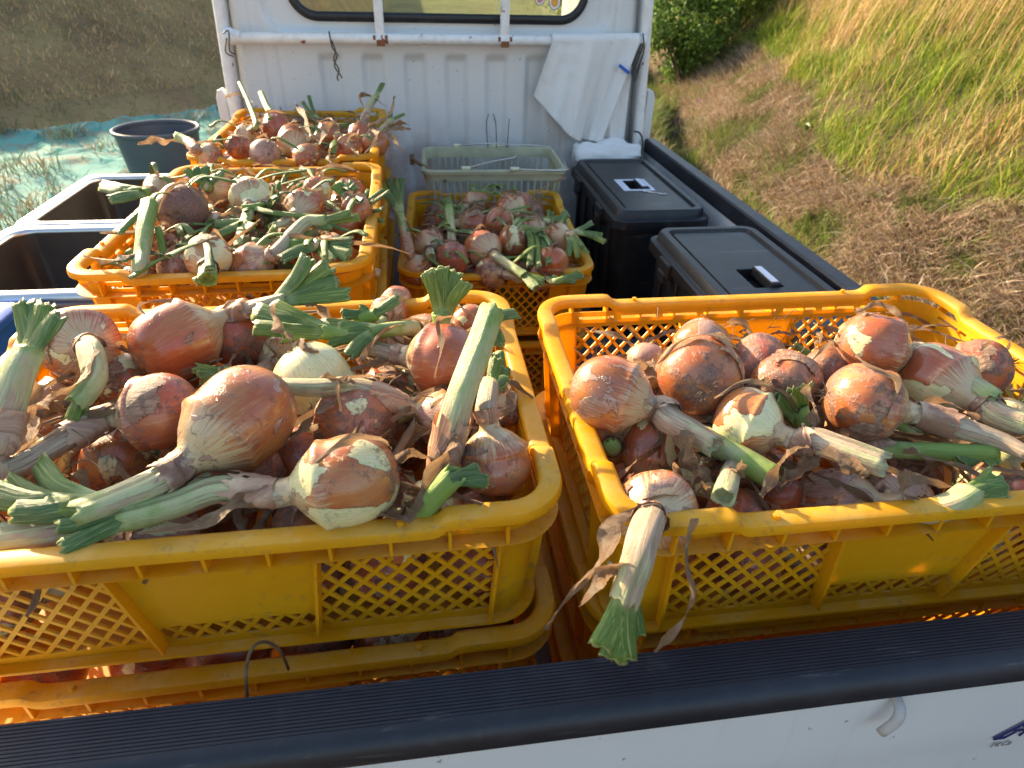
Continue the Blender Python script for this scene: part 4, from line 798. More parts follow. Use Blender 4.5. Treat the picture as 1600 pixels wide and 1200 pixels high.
def crate_proto():
    r0 = empty('crate', (0, 0, 0))
    base = dense_rr(CW, CDp, 0.052); n_ = len(base); nor = []
    for i in range(n_):
        a, b = Vector(base[i - 1]), Vector(base[(i + 1) % n_]); t = (b - a).normalized(); nor.append(Vector((t.y, -t.x)))
    def ring(profile, rough=0):
        return [[(base[i][0] + nor[i].x * o_, base[i][1] + nor[i].y * o_, z + (rim_h(*base[i]) if up else 0)) for o_, z, up in profile] for i in range(n_)]
    # rim: rounded, hollow below
    pr = [(-0.021, CH - 0.012, 1), (-0.0215, CH - 0.0045, 1), (-0.0200, CH - 0.0015, 1), (-0.017, CH, 1), (-0.005, CH, 1), (-0.0018, CH - 0.0012, 1), (-0.0002, CH - 0.0045, 1), (0, CH - 0.0105, 1), (-0.002, CH - 0.011, 1), (-0.003, CH - 0.005, 1), (-0.016, CH - 0.0035, 1), (-0.0187, CH - 0.012, 1)]
    mb = MB(); mb.sweep(ring(pr), closed_v=True)
    for sx in (-1, 1):
        for sy in (-1, 1):
            for (x, y) in ((sx * (CW - 0.145), sy * (CDp - 0.010)),): 
                loft(mb, [([(x + 0.0032 * math.cos(a), y + 0.0032 * math.sin(a)) for a in [PI * q / 5 for q in range(10)]], CH - 0.001), ([(x + 0.003 * math.cos(a), y + 0.003 * math.sin(a)) for a in [PI * q / 5 for q in range(10)]], CH + 0.0042)])
    mb.build('rim', 'yellow', r0, auto=38)
    # ledge below the rim and bottom flange
    mb = MB(); mb.sweep(ring([(-0.0215, CH - 0.0275, 0), (-0.0215, CH - 0.030, 0), (-0.003, CH - 0.030, 0), (-0.0015, CH - 0.0275, 0)]), closed_v=True)
    for (hx_, hy_, ax) in ((CW, CDp, 0), (CDp, CW, 1)):
        for sg in (-1, 1):
            k = 11 if ax == 0 else 8
            for i in range(k):
                u = -hx_ + 0.055 + i * (2 * hx_ - 0.11) / (k - 1)
                if ax == 0: mb.box((u - 0.0014, sg * (hy_ - 0.020) if sg > 0 else -(hy_ - 0.0025), CH - 0.028), (u + 0.0014, hy_ - 0.0025 if sg > 0 else -(hy_ - 0.020), CH - 0.006))
                else: mb.box(((hy_ - 0.020) if sg > 0 else -(hy_ - 0.0025), u - 0.0014, CH - 0.028), ((hy_ - 0.0025) if sg > 0 else -(hy_ - 0.020), u + 0.0014, CH - 0.006))
    mb.build('rib_ledge', 'yellow', r0, auto=38)
    mb = MB(); mb.sweep([[taper(q) for q in s_] for s_ in ring([(-0.0215, 0.0, 0), (-0.0215, 0.012, 0), (-0.0055, 0.012, 0), (-0.0045, 0.0095, 0), (-0.0145, 0.0085, 0), (-0.0145, 0.0, 0)])], closed_v=True)
    mb.build('bottom_flange', 'yellow', r0, auto=38)
    # corners: plain curved walls
    for (sx, sy, a0) in ((1, 1, 0), (-1, 1, 90), (-1, -1, 180), (1, -1, 270)):
        mb = MB(); r_ = 0.034; k = 8; path = []
        ex, ey = 0.245 if True else 0, 0.165
        arc = [(sx * (CW - 0.018 - r_) + r_ * math.cos(R(a0 + 90 * i / k)), sy * (CDp - 0.018 - r_) + r_ * math.sin(R(a0 + 90 * i / k))) for i in range(k + 1)]
        A0 = (sx * (CW - 0.018), sy * ey) if a0 in (0, 180) else (sx * ex, sy * (CDp - 0.018)); A1 = (sx * ex, sy * (CDp - 0.018)) if a0 in (0, 180) else (sx * (CW - 0.018), sy * ey)
        path = [A0] + arc + [A1]; path = [Vector(q) for q in path]; rings = []
        for i, q in enumerate(path):
            t = (path[min(i + 1, len(path) - 1)] - path[max(i - 1, 0)]).normalized(); nn = Vector((t.y, -t.x)) * 0.0014
            rings.append([taper((q.x + nn.x, q.y + nn.y, 0.002)), taper((q.x + nn.x, q.y + nn.y, CH - 0.011)), taper((q.x - nn.x, q.y - nn.y, CH - 0.011)), taper((q.x - nn.x, q.y - nn.y, 0.002))])
        mb.sweep(rings, cap=True)
        # outer vertical fins on the corner
        for q in (A0, A1):
            if abs(q[1]) == ey: mb.box((min(q[0], q[0] + sx * 0.013), q[1] - 0.0015, 0.009), (max(q[0], q[0] + sx * 0.013), q[1] + 0.0015, CH - 0.029))
            else: mb.box((q[0] - 0.0015, min(q[1], q[1] + sy * 0.013), 0.009), (q[0] + 0.0015, max(q[1], q[1] + sy * 0.013), CH - 0.029))
        mb.v = [taper(v) if i >= len(rings) * 4 else v for i, v in enumerate(mb.v)]
        mb.build('corner_wall', 'yellow', r0, auto=38)
    # sides
    def side(ax, sg):
        HX, D = (0.245, CDp - 0.018) if ax == 0 else (0.165, CW - 0.018)
        def W(u, z, d=0.0):
            q = (u, sg * (D + d), z) if ax == 0 else (sg * (D + d), u, z); return taper(q)
        def slab(mb, u0, u1, z0, z1, d0=-0.0014, d1=0.0014, us=0.0, ue=0.0):
            # us/ue shear of the top edge
            vs = [W(u0, z0, d0), W(u1, z0, d0), W(u1, z0, d1), W(u0, z0, d1), W(u0 + us, z1, d0), W(u1 + ue, z1, d0), W(u1 + ue, z1, d1), W(u0 + us, z1, d1)]
            mb.add(vs, [(0, 3, 2, 1), (4, 5, 6, 7), (0, 1, 5, 4), (1, 2, 6, 5), (2, 3, 7, 6), (3, 0, 4, 7)])
        zt, zb = CH - 0.033, 0.022
        mb = MB(); slab(mb, -HX, HX, 0.002, zb); slab(mb, -HX, HX, zt, CH - 0.022); slab(mb, -HX, HX, CH - 0.0175, CH - 0.011)
        k = 8 if ax == 0 else 5
        for i in range(k + 1): u = -HX + 2 * HX * i / k; slab(mb, max(-HX, u - 0.005), min(HX, u + 0.005), CH - 0.022, CH - 0.0175)
        def lattice(mb, polyf, u0, u1, z0, z1, pitch, bw, sl=1.0):
            # diagonal bars clipped to a quadrilateral given by left/right edge functions
            for dr in (-1, 1):
                c = -0.8
                while c < 0.8:
                    # line u = c + dr*(z - z0)/sl
                    pts_ = []
                    N_ = 40; seg = None
                    zs = [z0 + (z1 - z0) * i / N_ for i in range(N_ + 1)]
                    ins = [z for z in zs if polyf(z)[0] - 0.001 <= c + dr * (z - z0) / sl <= polyf(z)[1] + 0.001]
                    if len(ins) > 2:
                        za, zc = ins[0], ins[-1]; ua, uc = c + dr * (za - z0) / sl, c + dr * (zc - z0) / sl
                        hw_ = bw / 2 * math.sqrt(1 + 1 / sl ** 2) ; d0, d1 = (-0.0015, 0.0012) if dr < 0 else (-0.0012, 0.0015)
                        vs = [W(ua - hw_, za, d0), W(ua + hw_, za, d0), W(ua + hw_, za, d1), W(ua - hw_, za, d1), W(uc - hw_, zc, d0), W(uc + hw_, zc, d0), W(uc + hw_, zc, d1), W(uc - hw_, zc, d1)]
                        mb.add(vs, [(0, 3, 2, 1), (4, 5, 6, 7), (0, 1, 5, 4), (1, 2, 6, 5), (2, 3, 7, 6), (3, 0, 4, 7)])
                    c += pitch
        if ax == 0:
            for s2 in (-1, 1):
                L_ = lambda z: (0.085 - 0.012 * (zt - z) / (zt - zb), HX - 0.003)
                f = (lambda z: L_(z)) if s2 > 0 else (lambda z: (-L_(z)[1], -L_(z)[0]))
                ml = MB(); lattice(ml, f, 0, 0, zb, zt, 0.0222, 0.0042, 1.12); ml.build('lattice_panel', 'yellow', r0)
                # slanting rib beside the solid panel
                vs = [W(s2 * 0.070, zb - 0.004, -0.0014), W(s2 * 0.076, zb - 0.004, -0.0014), W(s2 * 0.074, zb - 0.004, 0.0135), W(s2 * 0.071, zb - 0.004, 0.0135), W(s2 * 0.083, CH - 0.029, -0.0014), W(s2 * 0.089, CH - 0.029, -0.0014), W(s2 * 0.087, CH - 0.029, 0.0135), W(s2 * 0.084, CH - 0.029, 0.0135)]
                mb.add(vs, [(0, 3, 2, 1), (4, 5, 6, 7), (0, 1, 5, 4), (1, 2, 6, 5), (2, 3, 7, 6), (3, 0, 4, 7)])
            mp = MB(); slab(mp, -0.073, 0.073, 0.046, zt, -0.0010, 0.0030, -0.011, 0.011); mp.build('solid_panel', 'yellow', r0, bevel=0.001)
            ml = MB(); lattice(ml, lambda z: (-0.073, 0.073), 0, 0, zb, 0.046, 0.0222, 0.0042, 1.12); ml.build('lattice_strip', 'yellow', r0)
        else:
            slab(mb, -0.165, -0.120, zb, zt); slab(mb, 0.120, 0.165, zb, zt)
            for u in (-0.120, 0.120): slab(mb, u - 0.0015, u + 0.0015, 0.009, CH - 0.029, -0.001, 0.0130)
            ml = MB(); lattice(ml, lambda z: (-0.119, 0.119), 0, 0, zb, zt, 0.0222, 0.0042, 1.12); ml.build('lattice_panel', 'yellow', r0)
        mb.build('side_frame', 'yellow', r0)
    for sg in (-1, 1): side(0, sg); side(1, sg)
    mb = MB(); q = [taper((x, y, 0))[:2] for x, y in rrect(CW - 0.020, CDp - 0.020, 0.03, 5)]; loft(mb, [(q, 0.003), (q, 0.006)]); mb.build('bottom', 'yellow', r0)
    return r0
proto_c = crate_proto(); first = [True]
STACKS = dict(A=(-0.283, 0.285, 0.3, 3), B=(0.3555, 0.257, -0.3, 3), C=(-0.397, 0.905, 90.3, 3), D=(-0.410, 1.563, 89.6, 3), E=(0.078, 1.265, 87, 2))
SL = dict(A='at the front left', B='at the front right', C='at the middle left', D='at the back left by the cab', E='in the centre before the grey basket')
WHERE = ['top crate of the stack ', 'second crate down in the stack ', 'bottom crate of the stack ']
def crate(key, lvl):
    x, y, rz, n_ = STACKS[key]; c = proto_c if first[0] else copy_tree(proto_c); first[0] = False
    dz = 0.0; c.location = (x + (0.004 if (lvl % 2 and key in 'AB') else 0) , y + (0.030 if key == 'B' and lvl < 2 else 0), FZ + 0.006 + 0.175 * lvl); c.rotation_euler = (0, 0, R(rz + (0.4 if lvl == 1 else 0)))
    tag(c, 'yellow crate, ' + WHERE[n_ - 1 - lvl] + SL[key], 'crate', 'yellow harvest crates stacked on the truck bed')
for key in 'ABCDE':
    for lvl in range(STACKS[key][3]): crate(key, lvl)

# ---------------------------------------------------------------- onions
def bulb_mesh(k):
    rg = random.Random(100 + k); sq = [1.0, 0.93, 1.07, 0.88, 1.0, 1.12, 0.95, 1.04][k]; pw = [1.5, 1.8, 1.35, 2.0, 1.6, 1.3, 1.7, 1.45][k]
    NU, NV = 40, 30; vs, fs = [], []; nk = 0.25
    for j in range(NV + 1):
        t = j / NV
        if t < 0.45: a = t / 0.45 * PI / 2; z = -0.93 * sq * math.cos(a); r_ = max(0.012, math.sin(a) ** 0.93); z += 0.05 * math.exp(-(r_ / 0.14) ** 2)
        else: s_ = (t - 0.45) / 0.55; z = 1.62 * sq * s_; q0 = 1.08 + 0.05 * pw; zz = s_ * 1.62; ball = math.sqrt(max(0.0, 1 - (zz / q0) ** 2)); cone = nk * (1 + 2.6 * math.exp(-max(0, zz - 0.55) * (2.4 + 0.8 * pw))); r_ = (ball ** 6 + (cone * min(1, zz / 0.5)) ** 6) ** (1 / 6)
        for i in range(NU):
            a = 2 * PI * i / NU; l = 1 + 0.035 * math.sin(a * 2 + k) + 0.018 * math.sin(a * 5 + k * 3 + z * 2) + 0.022 * nz(math.cos(a) * 1.4, math.sin(a) * 1.4, z * 1.4 + k * 7) * 2; vs.append((r_ * l * math.cos(a), r_ * l * math.sin(a), z))
    for j in range(NV):
        for i in range(NU): fs.append((j * NU + i, j * NU + (i + 1) % NU, (j + 1) * NU + (i + 1) % NU, (j + 1) * NU + i))
    fs.append(tuple(range(NU - 1, -1, -1))); fs.append(tuple(NV * NU + i for i in range(NU)))
    mb = MB(); mb.add(vs, fs); o = mb.build('bulb', 'bulb', smooth=True); me = o.data; bpy.data.objects.remove(o); return me
def flake_mesh(k):
    rg = random.Random(50 + k); a0, a1 = 0, rg.uniform(1.2, 2.4); vs, fs = [], []; NU, NV = 26, 26
    for j in range(NV + 1):
        for i in range(NU + 1):
            u, v = i / NU, j / NV; z = -0.55 + 1.35 * v; rr = math.sqrt(max(0.02, 1 - (min(z, 0) / 0.93) ** 2)) if z < 0 else max(0.27, math.sqrt(max(0, 1 - (z / 1.17) ** 2)))
            e = min(u, 1 - u); a = a0 + (a1 - a0) * u + 0.12 * nz(v * 4, k, 0) ; lift = 1.022 + 0.22 * max(0, 0.22 - e) / 0.22 * abs(nz(v * 3, k * 2.0, u)) + 0.015 * nz(u * 6, v * 6, k); vs.append((rr * lift * math.cos(a), rr * lift * math.sin(a), z))
    for j in range(NV):
        for i in range(NU):
            u, v = (i + .5) / NU, (j + .5) / NV; d = min(u, 1 - u, v, (1 - v) * 2.0) * 2
            if d > 0.26 + 0.38 * nz(u * 4.5 + k * 5, v * 4.5, 2) : a = j * (NU + 1) + i; fs.append((a, a + 1, a + NU + 2, a + NU + 1))
    mb = MB(); mb.add(vs, fs); o = mb.build('skin_flake', 'flake', smooth=True); me = o.data; bpy.data.objects.remove(o); return me
def root_mesh(k):
    rg = random.Random(k); mb = MB()
    for q in range(16):
        a = rg.uniform(0, 6.28); b = rg.uniform(0.1, 0.7); p_ = Vector((0.09 * math.cos(a), 0.09 * math.sin(a), -0.86)); pts = [p_]
        for s_ in range(3): p_ = p_ + Vector((math.cos(a) * b * 0.13 + rg.uniform(-.05, .05), math.sin(a) * b * 0.13 + rg.uniform(-.05, .05), -0.06 + rg.uniform(-.03, .05))); pts.append(p_)
        tube(mb, pts, [0.012, 0.006], n=4, m=6, cut=False)
    o = mb.build('roots', 'root'); me = o.data; bpy.data.objects.remove(o); return me
BM = [bulb_mesh(k) for k in range(8)]; FM = [flake_mesh(k) for k in range(5)]; RM = [root_mesh(k) for k in range(3)]
def sub(name, me, par, q, s_, spin):
    o = bpy.data.objects.new(name, me); C.objects.link(o); o.parent = par; o.rotation_mode = 'QUATERNION'
    from mathutils import Quaternion
    o.rotation_quaternion = q @ Quaternion((0, 0, 1), spin); o.scale = (s_, s_, s_); return o
cnt = [0]
def onion(c, Rb, stem=None, sr=(0.011, 0.008), green=0.3, leaves=(), lw=0.009, fan=None, dry=(), red=0.3, peel=0.0, paper=0.0, dirt=0.0, label='', group=None, axis=None, flake=True, spin=None, hero=True, dw=0.006):
    cnt[0] += 1; sd_ = cnt[0]; rg = random.Random(sd_ * 13 + 5)
    root = empty('onion', c, 0, label, 'onion', group); root.empty_display_size = 0.01; c = Vector(c)
    if stem: ax = (Vector(stem[0]) - c).normalized()
    elif axis: ax = Vector(axis).normalized()
    else: ax = Vector((rg.uniform(-1, 1), rg.uniform(-0.3, 1), rg.uniform(-0.9, 0.1))).normalized()
    q = ax.to_track_quat('Z', 'Y'); sp = spin if spin is not None else rg.uniform(0, 6.28)
    b = sub('bulb', BM[sd_ % 8], root, q, Rb, sp)
    for k_, v_ in (('red', red), ('peel', peel), ('paper', paper), ('dirt', dirt)): b[k_] = float(v_)
    if flake and rg.random() < 0.75: sub('skin_flake', FM[sd_ % 5], root, q, Rb, rg.uniform(0, 6.28))
    if hero: sub('roots', RM[sd_ % 3], root, q, Rb, 0)
    if stem:
        P_ = [ax * Rb * 1.25, ax * Rb * 1.6] + [Vector(p_) - c for p_ in stem if (Vector(p_) - c).length > Rb * 1.8]
        ns = max(8, int(sum((P_[i + 1] - P_[i]).length for i in range(len(P_) - 1)) / 0.0045)); ns = min(ns, 46)
        RL = [Rb * 0.31, max(sr[0], Rb * 0.25), sr[0], (sr[0] + sr[1]) / 2, sr[1]]
        mb = MB(); tube(mb, P_, RL, n=18, m=ns, ridge=0.05, rk=rg.choice([3, 4, 5]), lump=0.035, seed=sd_, cut=True, sq=rg.uniform(0.8, 1.0), jag=sr[1] * 0.3)
        s_ = mb.build('stem', 'stem', root, smooth=True); s_['green'] = float(green)
        # papery collar round the neck
        if hero:
            i0 = 0.05 + rg.uniform(0, 0.15); PP = smooth_path(P_, 20); k0 = int(i0 * 20); k1 = min(19, k0 + rg.randint(4, 9)); mb = MB()
            tube(mb, PP[k0:k1 + 1], [lerp_list(RL, k0 / 19) * 1.02, lerp_list(RL, (k0 + k1) / 38) * 1.06 + 0.0006, lerp_list(RL, k1 / 19) * 1.14 + 0.001], n=20, m=12, ridge=0.05, lump=0.06, seed=sd_ + 3, cut=False, jag=0.006)
            mb.f = [f for f in mb.f if len(f) == 4 and rg.random() > 0.02 + 0.45 * (mb.uv[f[0]][1] > 0.86)]; s2 = mb.build('neck_paper', 'flake', root, smooth=True)
        E_ = P_[-1]; dr = (P_[-1] - P_[-2]).normalized(); L_ = []
        for lf in leaves: L_.append((Vector(lf[:3]) - c, lf[3] if len(lf) > 3 else lw))
        if fan:
            n_, l_, sp_ = fan; side = dr.cross(Vector((-0.12, -0.82, 0.55))).normalized(); upv = side.cross(dr)
            for k in range(n_):
                a = R(sp_) * ((k / (n_ - 1) - 0.5) if n_ > 1 else 0) + rg.uniform(-0.05, 0.05); b_ = rg.uniform(-0.22, 0.22)
                L_.append((E_ + (dr * math.cos(a) + side * math.sin(a) + upv * b_).normalized() * l_ * rg.uniform(0.75, 1.05), lw * rg.uniform(0.8, 1.15)))
        for k, (tp, wd) in enumerate(L_):
            st_ = E_ - dr * 0.014 + Vector((rg.uniform(-.002, .002), rg.uniform(-.002, .002), rg.uniform(-.001, .003))); mid = st_.lerp(tp, 0.45) + dr * (tp - st_).length * 0.10
            mb = MB(); tube(mb, [st_, mid, tp], [sr[1] * 0.6, wd * 0.78, wd * rg.uniform(0.75, 0.95), wd * rg.uniform(0.65, 1.05)], n=16, m=14, sq=rg.uniform(0.24, 0.36), ridge=0.07, rk=rg.choice([4, 5, 6]), lump=0.035, seed=sd_ * 7 + k, up=(-0.12, -0.7, 0.7), jag=0.0035, twist=rg.uniform(-0.9, 0.9))
            mb.build('leaf', 'leaf', root, smooth=True)
    for k, dp in enumerate(dry):
        mb = MB(); ribbon(mb, [Vector(p_) - c for p_ in dp], [dw * 0.6, dw, dw * 0.8, dw * 0.35], m=34, tw=rg.uniform(1.5, 4), seed=sd_ * 3 + k, curl=rg.uniform(0.3, 0.9)); mb.build('dry_leaf', 'dry', root, smooth=True)
    if hero and group:
        rear = 'front' not in group; k_ = (1 if 'back' in group else rg.randint(2, 3)) if rear else 0
        for k in range(k_):
            a = rg.uniform(0, 6.28); l_ = rg.uniform(0.05, 0.085); d_ = Vector((math.cos(a), math.sin(a), 0)); s0 = Vector((0, 0, Rb * 0.8)) + d_ * Rb * 0.3
            mb = MB(); tube(mb, [s0, s0 + d_ * l_ * 0.5 + Vector((0, 0, rg.uniform(0.0, 0.02))), s0 + d_ * l_ + Vector((rg.uniform(-.02, .02), rg.uniform(-.02, .02), rg.uniform(-0.015, 0.015)))], [0.0025, 0.0045, 0.0055, rg.uniform(0.004, 0.0075)], n=10, m=12, sq=0.35, ridge=0.08, lump=0.04, seed=sd_ * 11 + k, jag=0.001, twist=rg.uniform(-1, 1)); mb.build('leaf', 'leaf', root, smooth=True)
        if rg.random() < (0.8 if rear else 0.55):
            a = rg.uniform(0, 6.28); d_ = Vector((math.cos(a), math.sin(a), 0)); l_ = rg.uniform(0.05, 0.10); e_ = Vector((-d_.y, d_.x, 0)); s0 = Vector((0, 0, Rb * 0.95)) - d_ * l_ * 0.4
            mb = MB(); ribbon(mb, [s0, s0 + d_ * l_ * 0.35 + e_ * rg.uniform(-.02, .02) + Vector((0, 0, rg.uniform(0.0, 0.015))), s0 + d_ * l_ * 0.7 + e_ * rg.uniform(-.02, .02), s0 + d_ * l_ - Vector((0, 0, 0.03))], [0.0015, rg.uniform(0.002, 0.005), 0.003, 0.001], m=30, tw=rg.uniform(2, 6), seed=sd_ * 5 + 1, curl=0.8); mb.build('dry_leaf', 'dry', root, smooth=True)
    return root

# world positions of every onion lying on top of the crates
onion((-0.4825, 0.372, 0.425), 0.0407, stem=[(-0.4351, 0.3004, 0.46), (-0.4184, 0.2628, 0.452), (-0.4209, 0.2399, 0.445), (-0.4264, 0.2295, 0.44)], leaves=[(-0.4222, 0.2208, 0.425), (-0.4292, 0.2199, 0.43)], dry=[[(-0.4187, 0.2817, 0.47), (-0.4252, 0.2418, 0.455), (-0.4554, 0.2474, 0.44)]], sr=(0.012, 0.01), green=0.5, lw=0.008, red=0.5, peel=0.15, paper=0.2, label='onion with a pale peeled flap and bent white neck, rear left corner', group='onions in the front left crate')
onion((-0.3844, 0.3699, 0.425), 0.0450, stem=[(-0.3521, 0.3996, 0.43), (-0.3231, 0.408, 0.438), (-0.2906, 0.405, 0.45), (-0.2578, 0.4064, 0.458)], leaves=[(-0.229, 0.4283, 0.5), (-0.2077, 0.4252, 0.49), (-0.1987, 0.419, 0.48), (-0.1962, 0.4095, 0.475), (-0.1828, 0.3958, 0.465)], sr=(0.012, 0.009), green=0.2, lw=0.0115, red=0.45, paper=0.2, label='brown onion whose stem runs up right to a wide green fan', group='onions in the front left crate')
onion((-0.3223, 0.4126, 0.4), 0.0374, red=0.9, dirt=0.3, label='dark reddish onion tucked behind the crossing stems near the rear rim', group='onions in the front left crate')
onion((-0.3526, 0.2311, 0.425), 0.0362, stem=[(-0.3904, 0.2345, 0.42), (-0.4145, 0.2272, 0.418), (-0.4418, 0.2068, 0.413), (-0.4604, 0.1848, 0.41), (-0.4712, 0.1721, 0.41)], dry=[[(-0.3692, 0.2236, 0.44), (-0.4149, 0.2234, 0.43), (-0.4415, 0.2032, 0.425), (-0.4567, 0.1851, 0.42)]], sr=(0.013, 0.012), green=-0.2, red=0.7, paper=0.1, dirt=0.25, dw=0.004, label='purplish brown onion with a thick whitish stem lying down to the left', group='onions in the front left crate')
onion((-0.2671, 0.1945, 0.44), 0.0465, stem=[(-0.2986, 0.1587, 0.43), (-0.3073, 0.1363, 0.428), (-0.3236, 0.1276, 0.425), (-0.35, 0.1136, 0.422), (-0.3798, 0.1006, 0.42)], leaves=[(-0.4572, 0.1516, 0.418), (-0.4586, 0.1344, 0.418), (-0.4351, 0.1645, 0.425), (-0.4326, 0.1107, 0.418), (-0.4074, 0.1095, 0.42)], sr=(0.014, 0.012), green=0.35, lw=0.0125, red=0.25, peel=-0.3, paper=0.3, dirt=0.15, label='largest onion amid the front left crate, pale neck bending down left', group='onions in the front left crate')
onion((-0.2213, 0.2944, 0.415), 0.0420, axis=(0.0306, -0.0116, -0.055), red=0.3, peel=1.3, paper=0.1, spin=2.0, label='pale cream onion with a torn dark skin patch, right behind the largest onion', group='onions in the front left crate')
onion((-0.1686, 0.2296, 0.4), 0.0410, axis=(-0.0347, 0.0239, 0.0), red=0.6, peel=0.15, paper=0.3, dirt=0.3, label='elongated red onion with a dirty black cap and pale streak, below the thin crossing stem', group='onions in the front left crate')
onion((-0.0741, 0.3014, 0.425), 0.0395, stem=[(-0.115, 0.3221, 0.42), (-0.1444, 0.3365, 0.42), (-0.1631, 0.3471, 0.42)], dry=[[(-0.1137, 0.3718, 0.44), (-0.1428, 0.343, 0.44), (-0.1698, 0.2984, 0.43)]], sr=(0.011, 0.009), green=0, red=0.75, peel=0.12, paper=-0.3, dirt=-0.2, label='shiny red onion with a pale crescent patch, behind the tall upright green stem', group='onions in the front left crate')
onion((-0.0766, 0.23, 0.395), 0.0311, stem=[(-0.1091, 0.2299, 0.41), (-0.1405, 0.2325, 0.425), (-0.1687, 0.2403, 0.435), (-0.2021, 0.2351, 0.44), (-0.2392, 0.2337, 0.445)], dry=[[(-0.1659, 0.2256, 0.45), (-0.1885, 0.2371, 0.45), (-0.213, 0.2479, 0.44)], [(-0.1818, 0.2173, 0.44), (-0.2057, 0.2017, 0.43), (-0.2248, 0.1788, 0.42)]], sr=(0.012, 0.0085), green=0.15, red=0.4, peel=0.1, paper=0.4, dw=0.005, label='onion with a long tan neck crossing the crate towards the left', group='onions in the front left crate')
onion((-0.1635, 0.1116, 0.425), 0.0406, stem=[(-0.2143, 0.1091, 0.42), (-0.2443, 0.1137, 0.418), (-0.2783, 0.1231, 0.415), (-0.3112, 0.1095, 0.413), (-0.3477, 0.0984, 0.412)], dry=[[(-0.2301, 0.1055, 0.43), (-0.2565, 0.0999, 0.42), (-0.2833, 0.0826, 0.415), (-0.3287, 0.0793, 0.413)]], sr=(0.0125, 0.0115), green=0.45, fan=(2, 0.05, 25), red=0.15, peel=0.46, paper=-0.1, dirt=0.15, label='big coppery onion with cream patches nearest the front rim, root end to the right', group='onions in the front left crate')
onion((-0.0352, 0.1457, 0.4), 0.0346, stem=[(-0.0391, 0.1619, 0.43), (-0.0388, 0.1889, 0.442), (-0.0344, 0.2071, 0.452)], leaves=[(-0.0261, 0.2252, 0.47), (-0.0175, 0.2201, 0.45)], dry=[[(-0.0189, 0.2085, 0.45), (-0.0162, 0.1894, 0.44), (-0.0275, 0.1779, 0.43)]], sr=(0.011, 0.0095), green=0, lw=0.007, red=0.35, paper=-0.2, dirt=0.2, label='onion showing its dirty root disc to the front in the right front corner', group='onions in the front left crate')
onion((-0.0996, 0.1263, 0.365), 0.0289, stem=[(-0.0882, 0.1297, 0.405), (-0.0795, 0.1489, 0.43), (-0.0683, 0.1636, 0.462), (-0.0502, 0.1945, 0.49), (-0.0301, 0.2375, 0.515)], leaves=[(-0.0026, 0.2615, 0.5), (-0.0249, 0.2159, 0.49)], dry=[[(-0.0726, 0.1558, 0.45), (-0.0802, 0.1275, 0.44), (-0.097, 0.1028, 0.43), (-0.1101, 0.0775, 0.415)], [(-0.0834, 0.1266, 0.43), (-0.1087, 0.132, 0.43), (-0.1317, 0.1369, 0.425)], [(-0.1101, 0.0775, 0.415), (-0.1262, 0.0783, 0.41), (-0.15, 0.0832, 0.41)]], sr=(0.0145, 0.0135), green=0.5, lw=0.008, red=0.4, peel=0.4, dw=0.008, label='onion with the tallest upright green stem, standing in the right half of the crate', group='onions in the front left crate')
onion((-0.1263, 0.1082, 0.355), 0.0236, stem=[(-0.1054, 0.0919, 0.4), (-0.0907, 0.0946, 0.42), (-0.0754, 0.0966, 0.437)], leaves=[(-0.0492, 0.0974, 0.425), (-0.0567, 0.1066, 0.43)], sr=(0.013, 0.0125), green=1.1, lw=0.008, red=0.4, peel=0.5, label='onion with two short cut green stalks poking up at the front right rim', group='onions in the front left crate')
onion((-0.488, 0.1665, 0.4), 0.0272, stem=[(-0.4712, 0.1817, 0.43), (-0.4692, 0.202, 0.45), (-0.4615, 0.2258, 0.475), (-0.4569, 0.2512, 0.49)], leaves=[(-0.4742, 0.2889, 0.52), (-0.4615, 0.2905, 0.52), (-0.4474, 0.2838, 0.52), (-0.4314, 0.2685, 0.515)], dry=[[(-0.4877, 0.2859, 0.43), (-0.4954, 0.256, 0.42), (-0.464, 0.2086, 0.415), (-0.4681, 0.1786, 0.41)], [(-0.468, 0.2255, 0.44), (-0.4652, 0.2552, 0.43), (-0.4526, 0.2516, 0.42)]], sr=(0.0145, 0.013), green=0.35, lw=0.0105, red=0.3, paper=0.4, dw=0.012, label='onion at the left picture edge whose thick stem rises to a splayed green top', group='onions in the front left crate')
onion((-0.0374, 0.4224, 0.405), 0.0251, axis=(0.0193, -0.017, -0.025), red=0.3, peel=0.3, label='small onion peeping over behind the shiny red one at the rear right', group='onions in the front left crate')
onion((-0.4448, 0.3603, 0.385), 0.0312, axis=(-0.0328, 0.0001, -0.005), red=0.5, peel=0.35, paper=0.3, label='pinkish striped onion under the bent white neck', group='onions in the front left crate')
onion((-0.0964, 0.4296, 0.385), 0.0288, stem=[(-0.1143, 0.3711, 0.43), (-0.1401, 0.3596, 0.435), (-0.1614, 0.3483, 0.438)], leaves=[(-0.2176, 0.3779, 0.435), (-0.2079, 0.3489, 0.43), (-0.1812, 0.3118, 0.43), (-0.1942, 0.3554, 0.44)], sr=(0.01, 0.009), green=0.7, lw=0.0115, red=0.5, label='onion whose stem lies left over the rear, ending in a broad green fan', group='onions in the front left crate')
onion((-0.1427, 0.4826, 0.395), 0.0246, stem=[(-0.1741, 0.364, 0.43), (-0.2023, 0.3576, 0.435), (-0.2155, 0.3528, 0.44)], leaves=[(-0.2911, 0.3883, 0.45), (-0.2907, 0.369, 0.44), (-0.273, 0.3934, 0.455), (-0.2583, 0.3538, 0.44)], dry=[[(-0.2658, 0.3675, 0.47), (-0.2512, 0.3314, 0.46), (-0.2371, 0.3164, 0.45)]], sr=(0.01, 0.01), green=0.9, lw=0.013, red=0.5, dw=0.009, label='onion behind the rear stems with a dark green leaf bundle pointing left', group='onions in the front left crate')
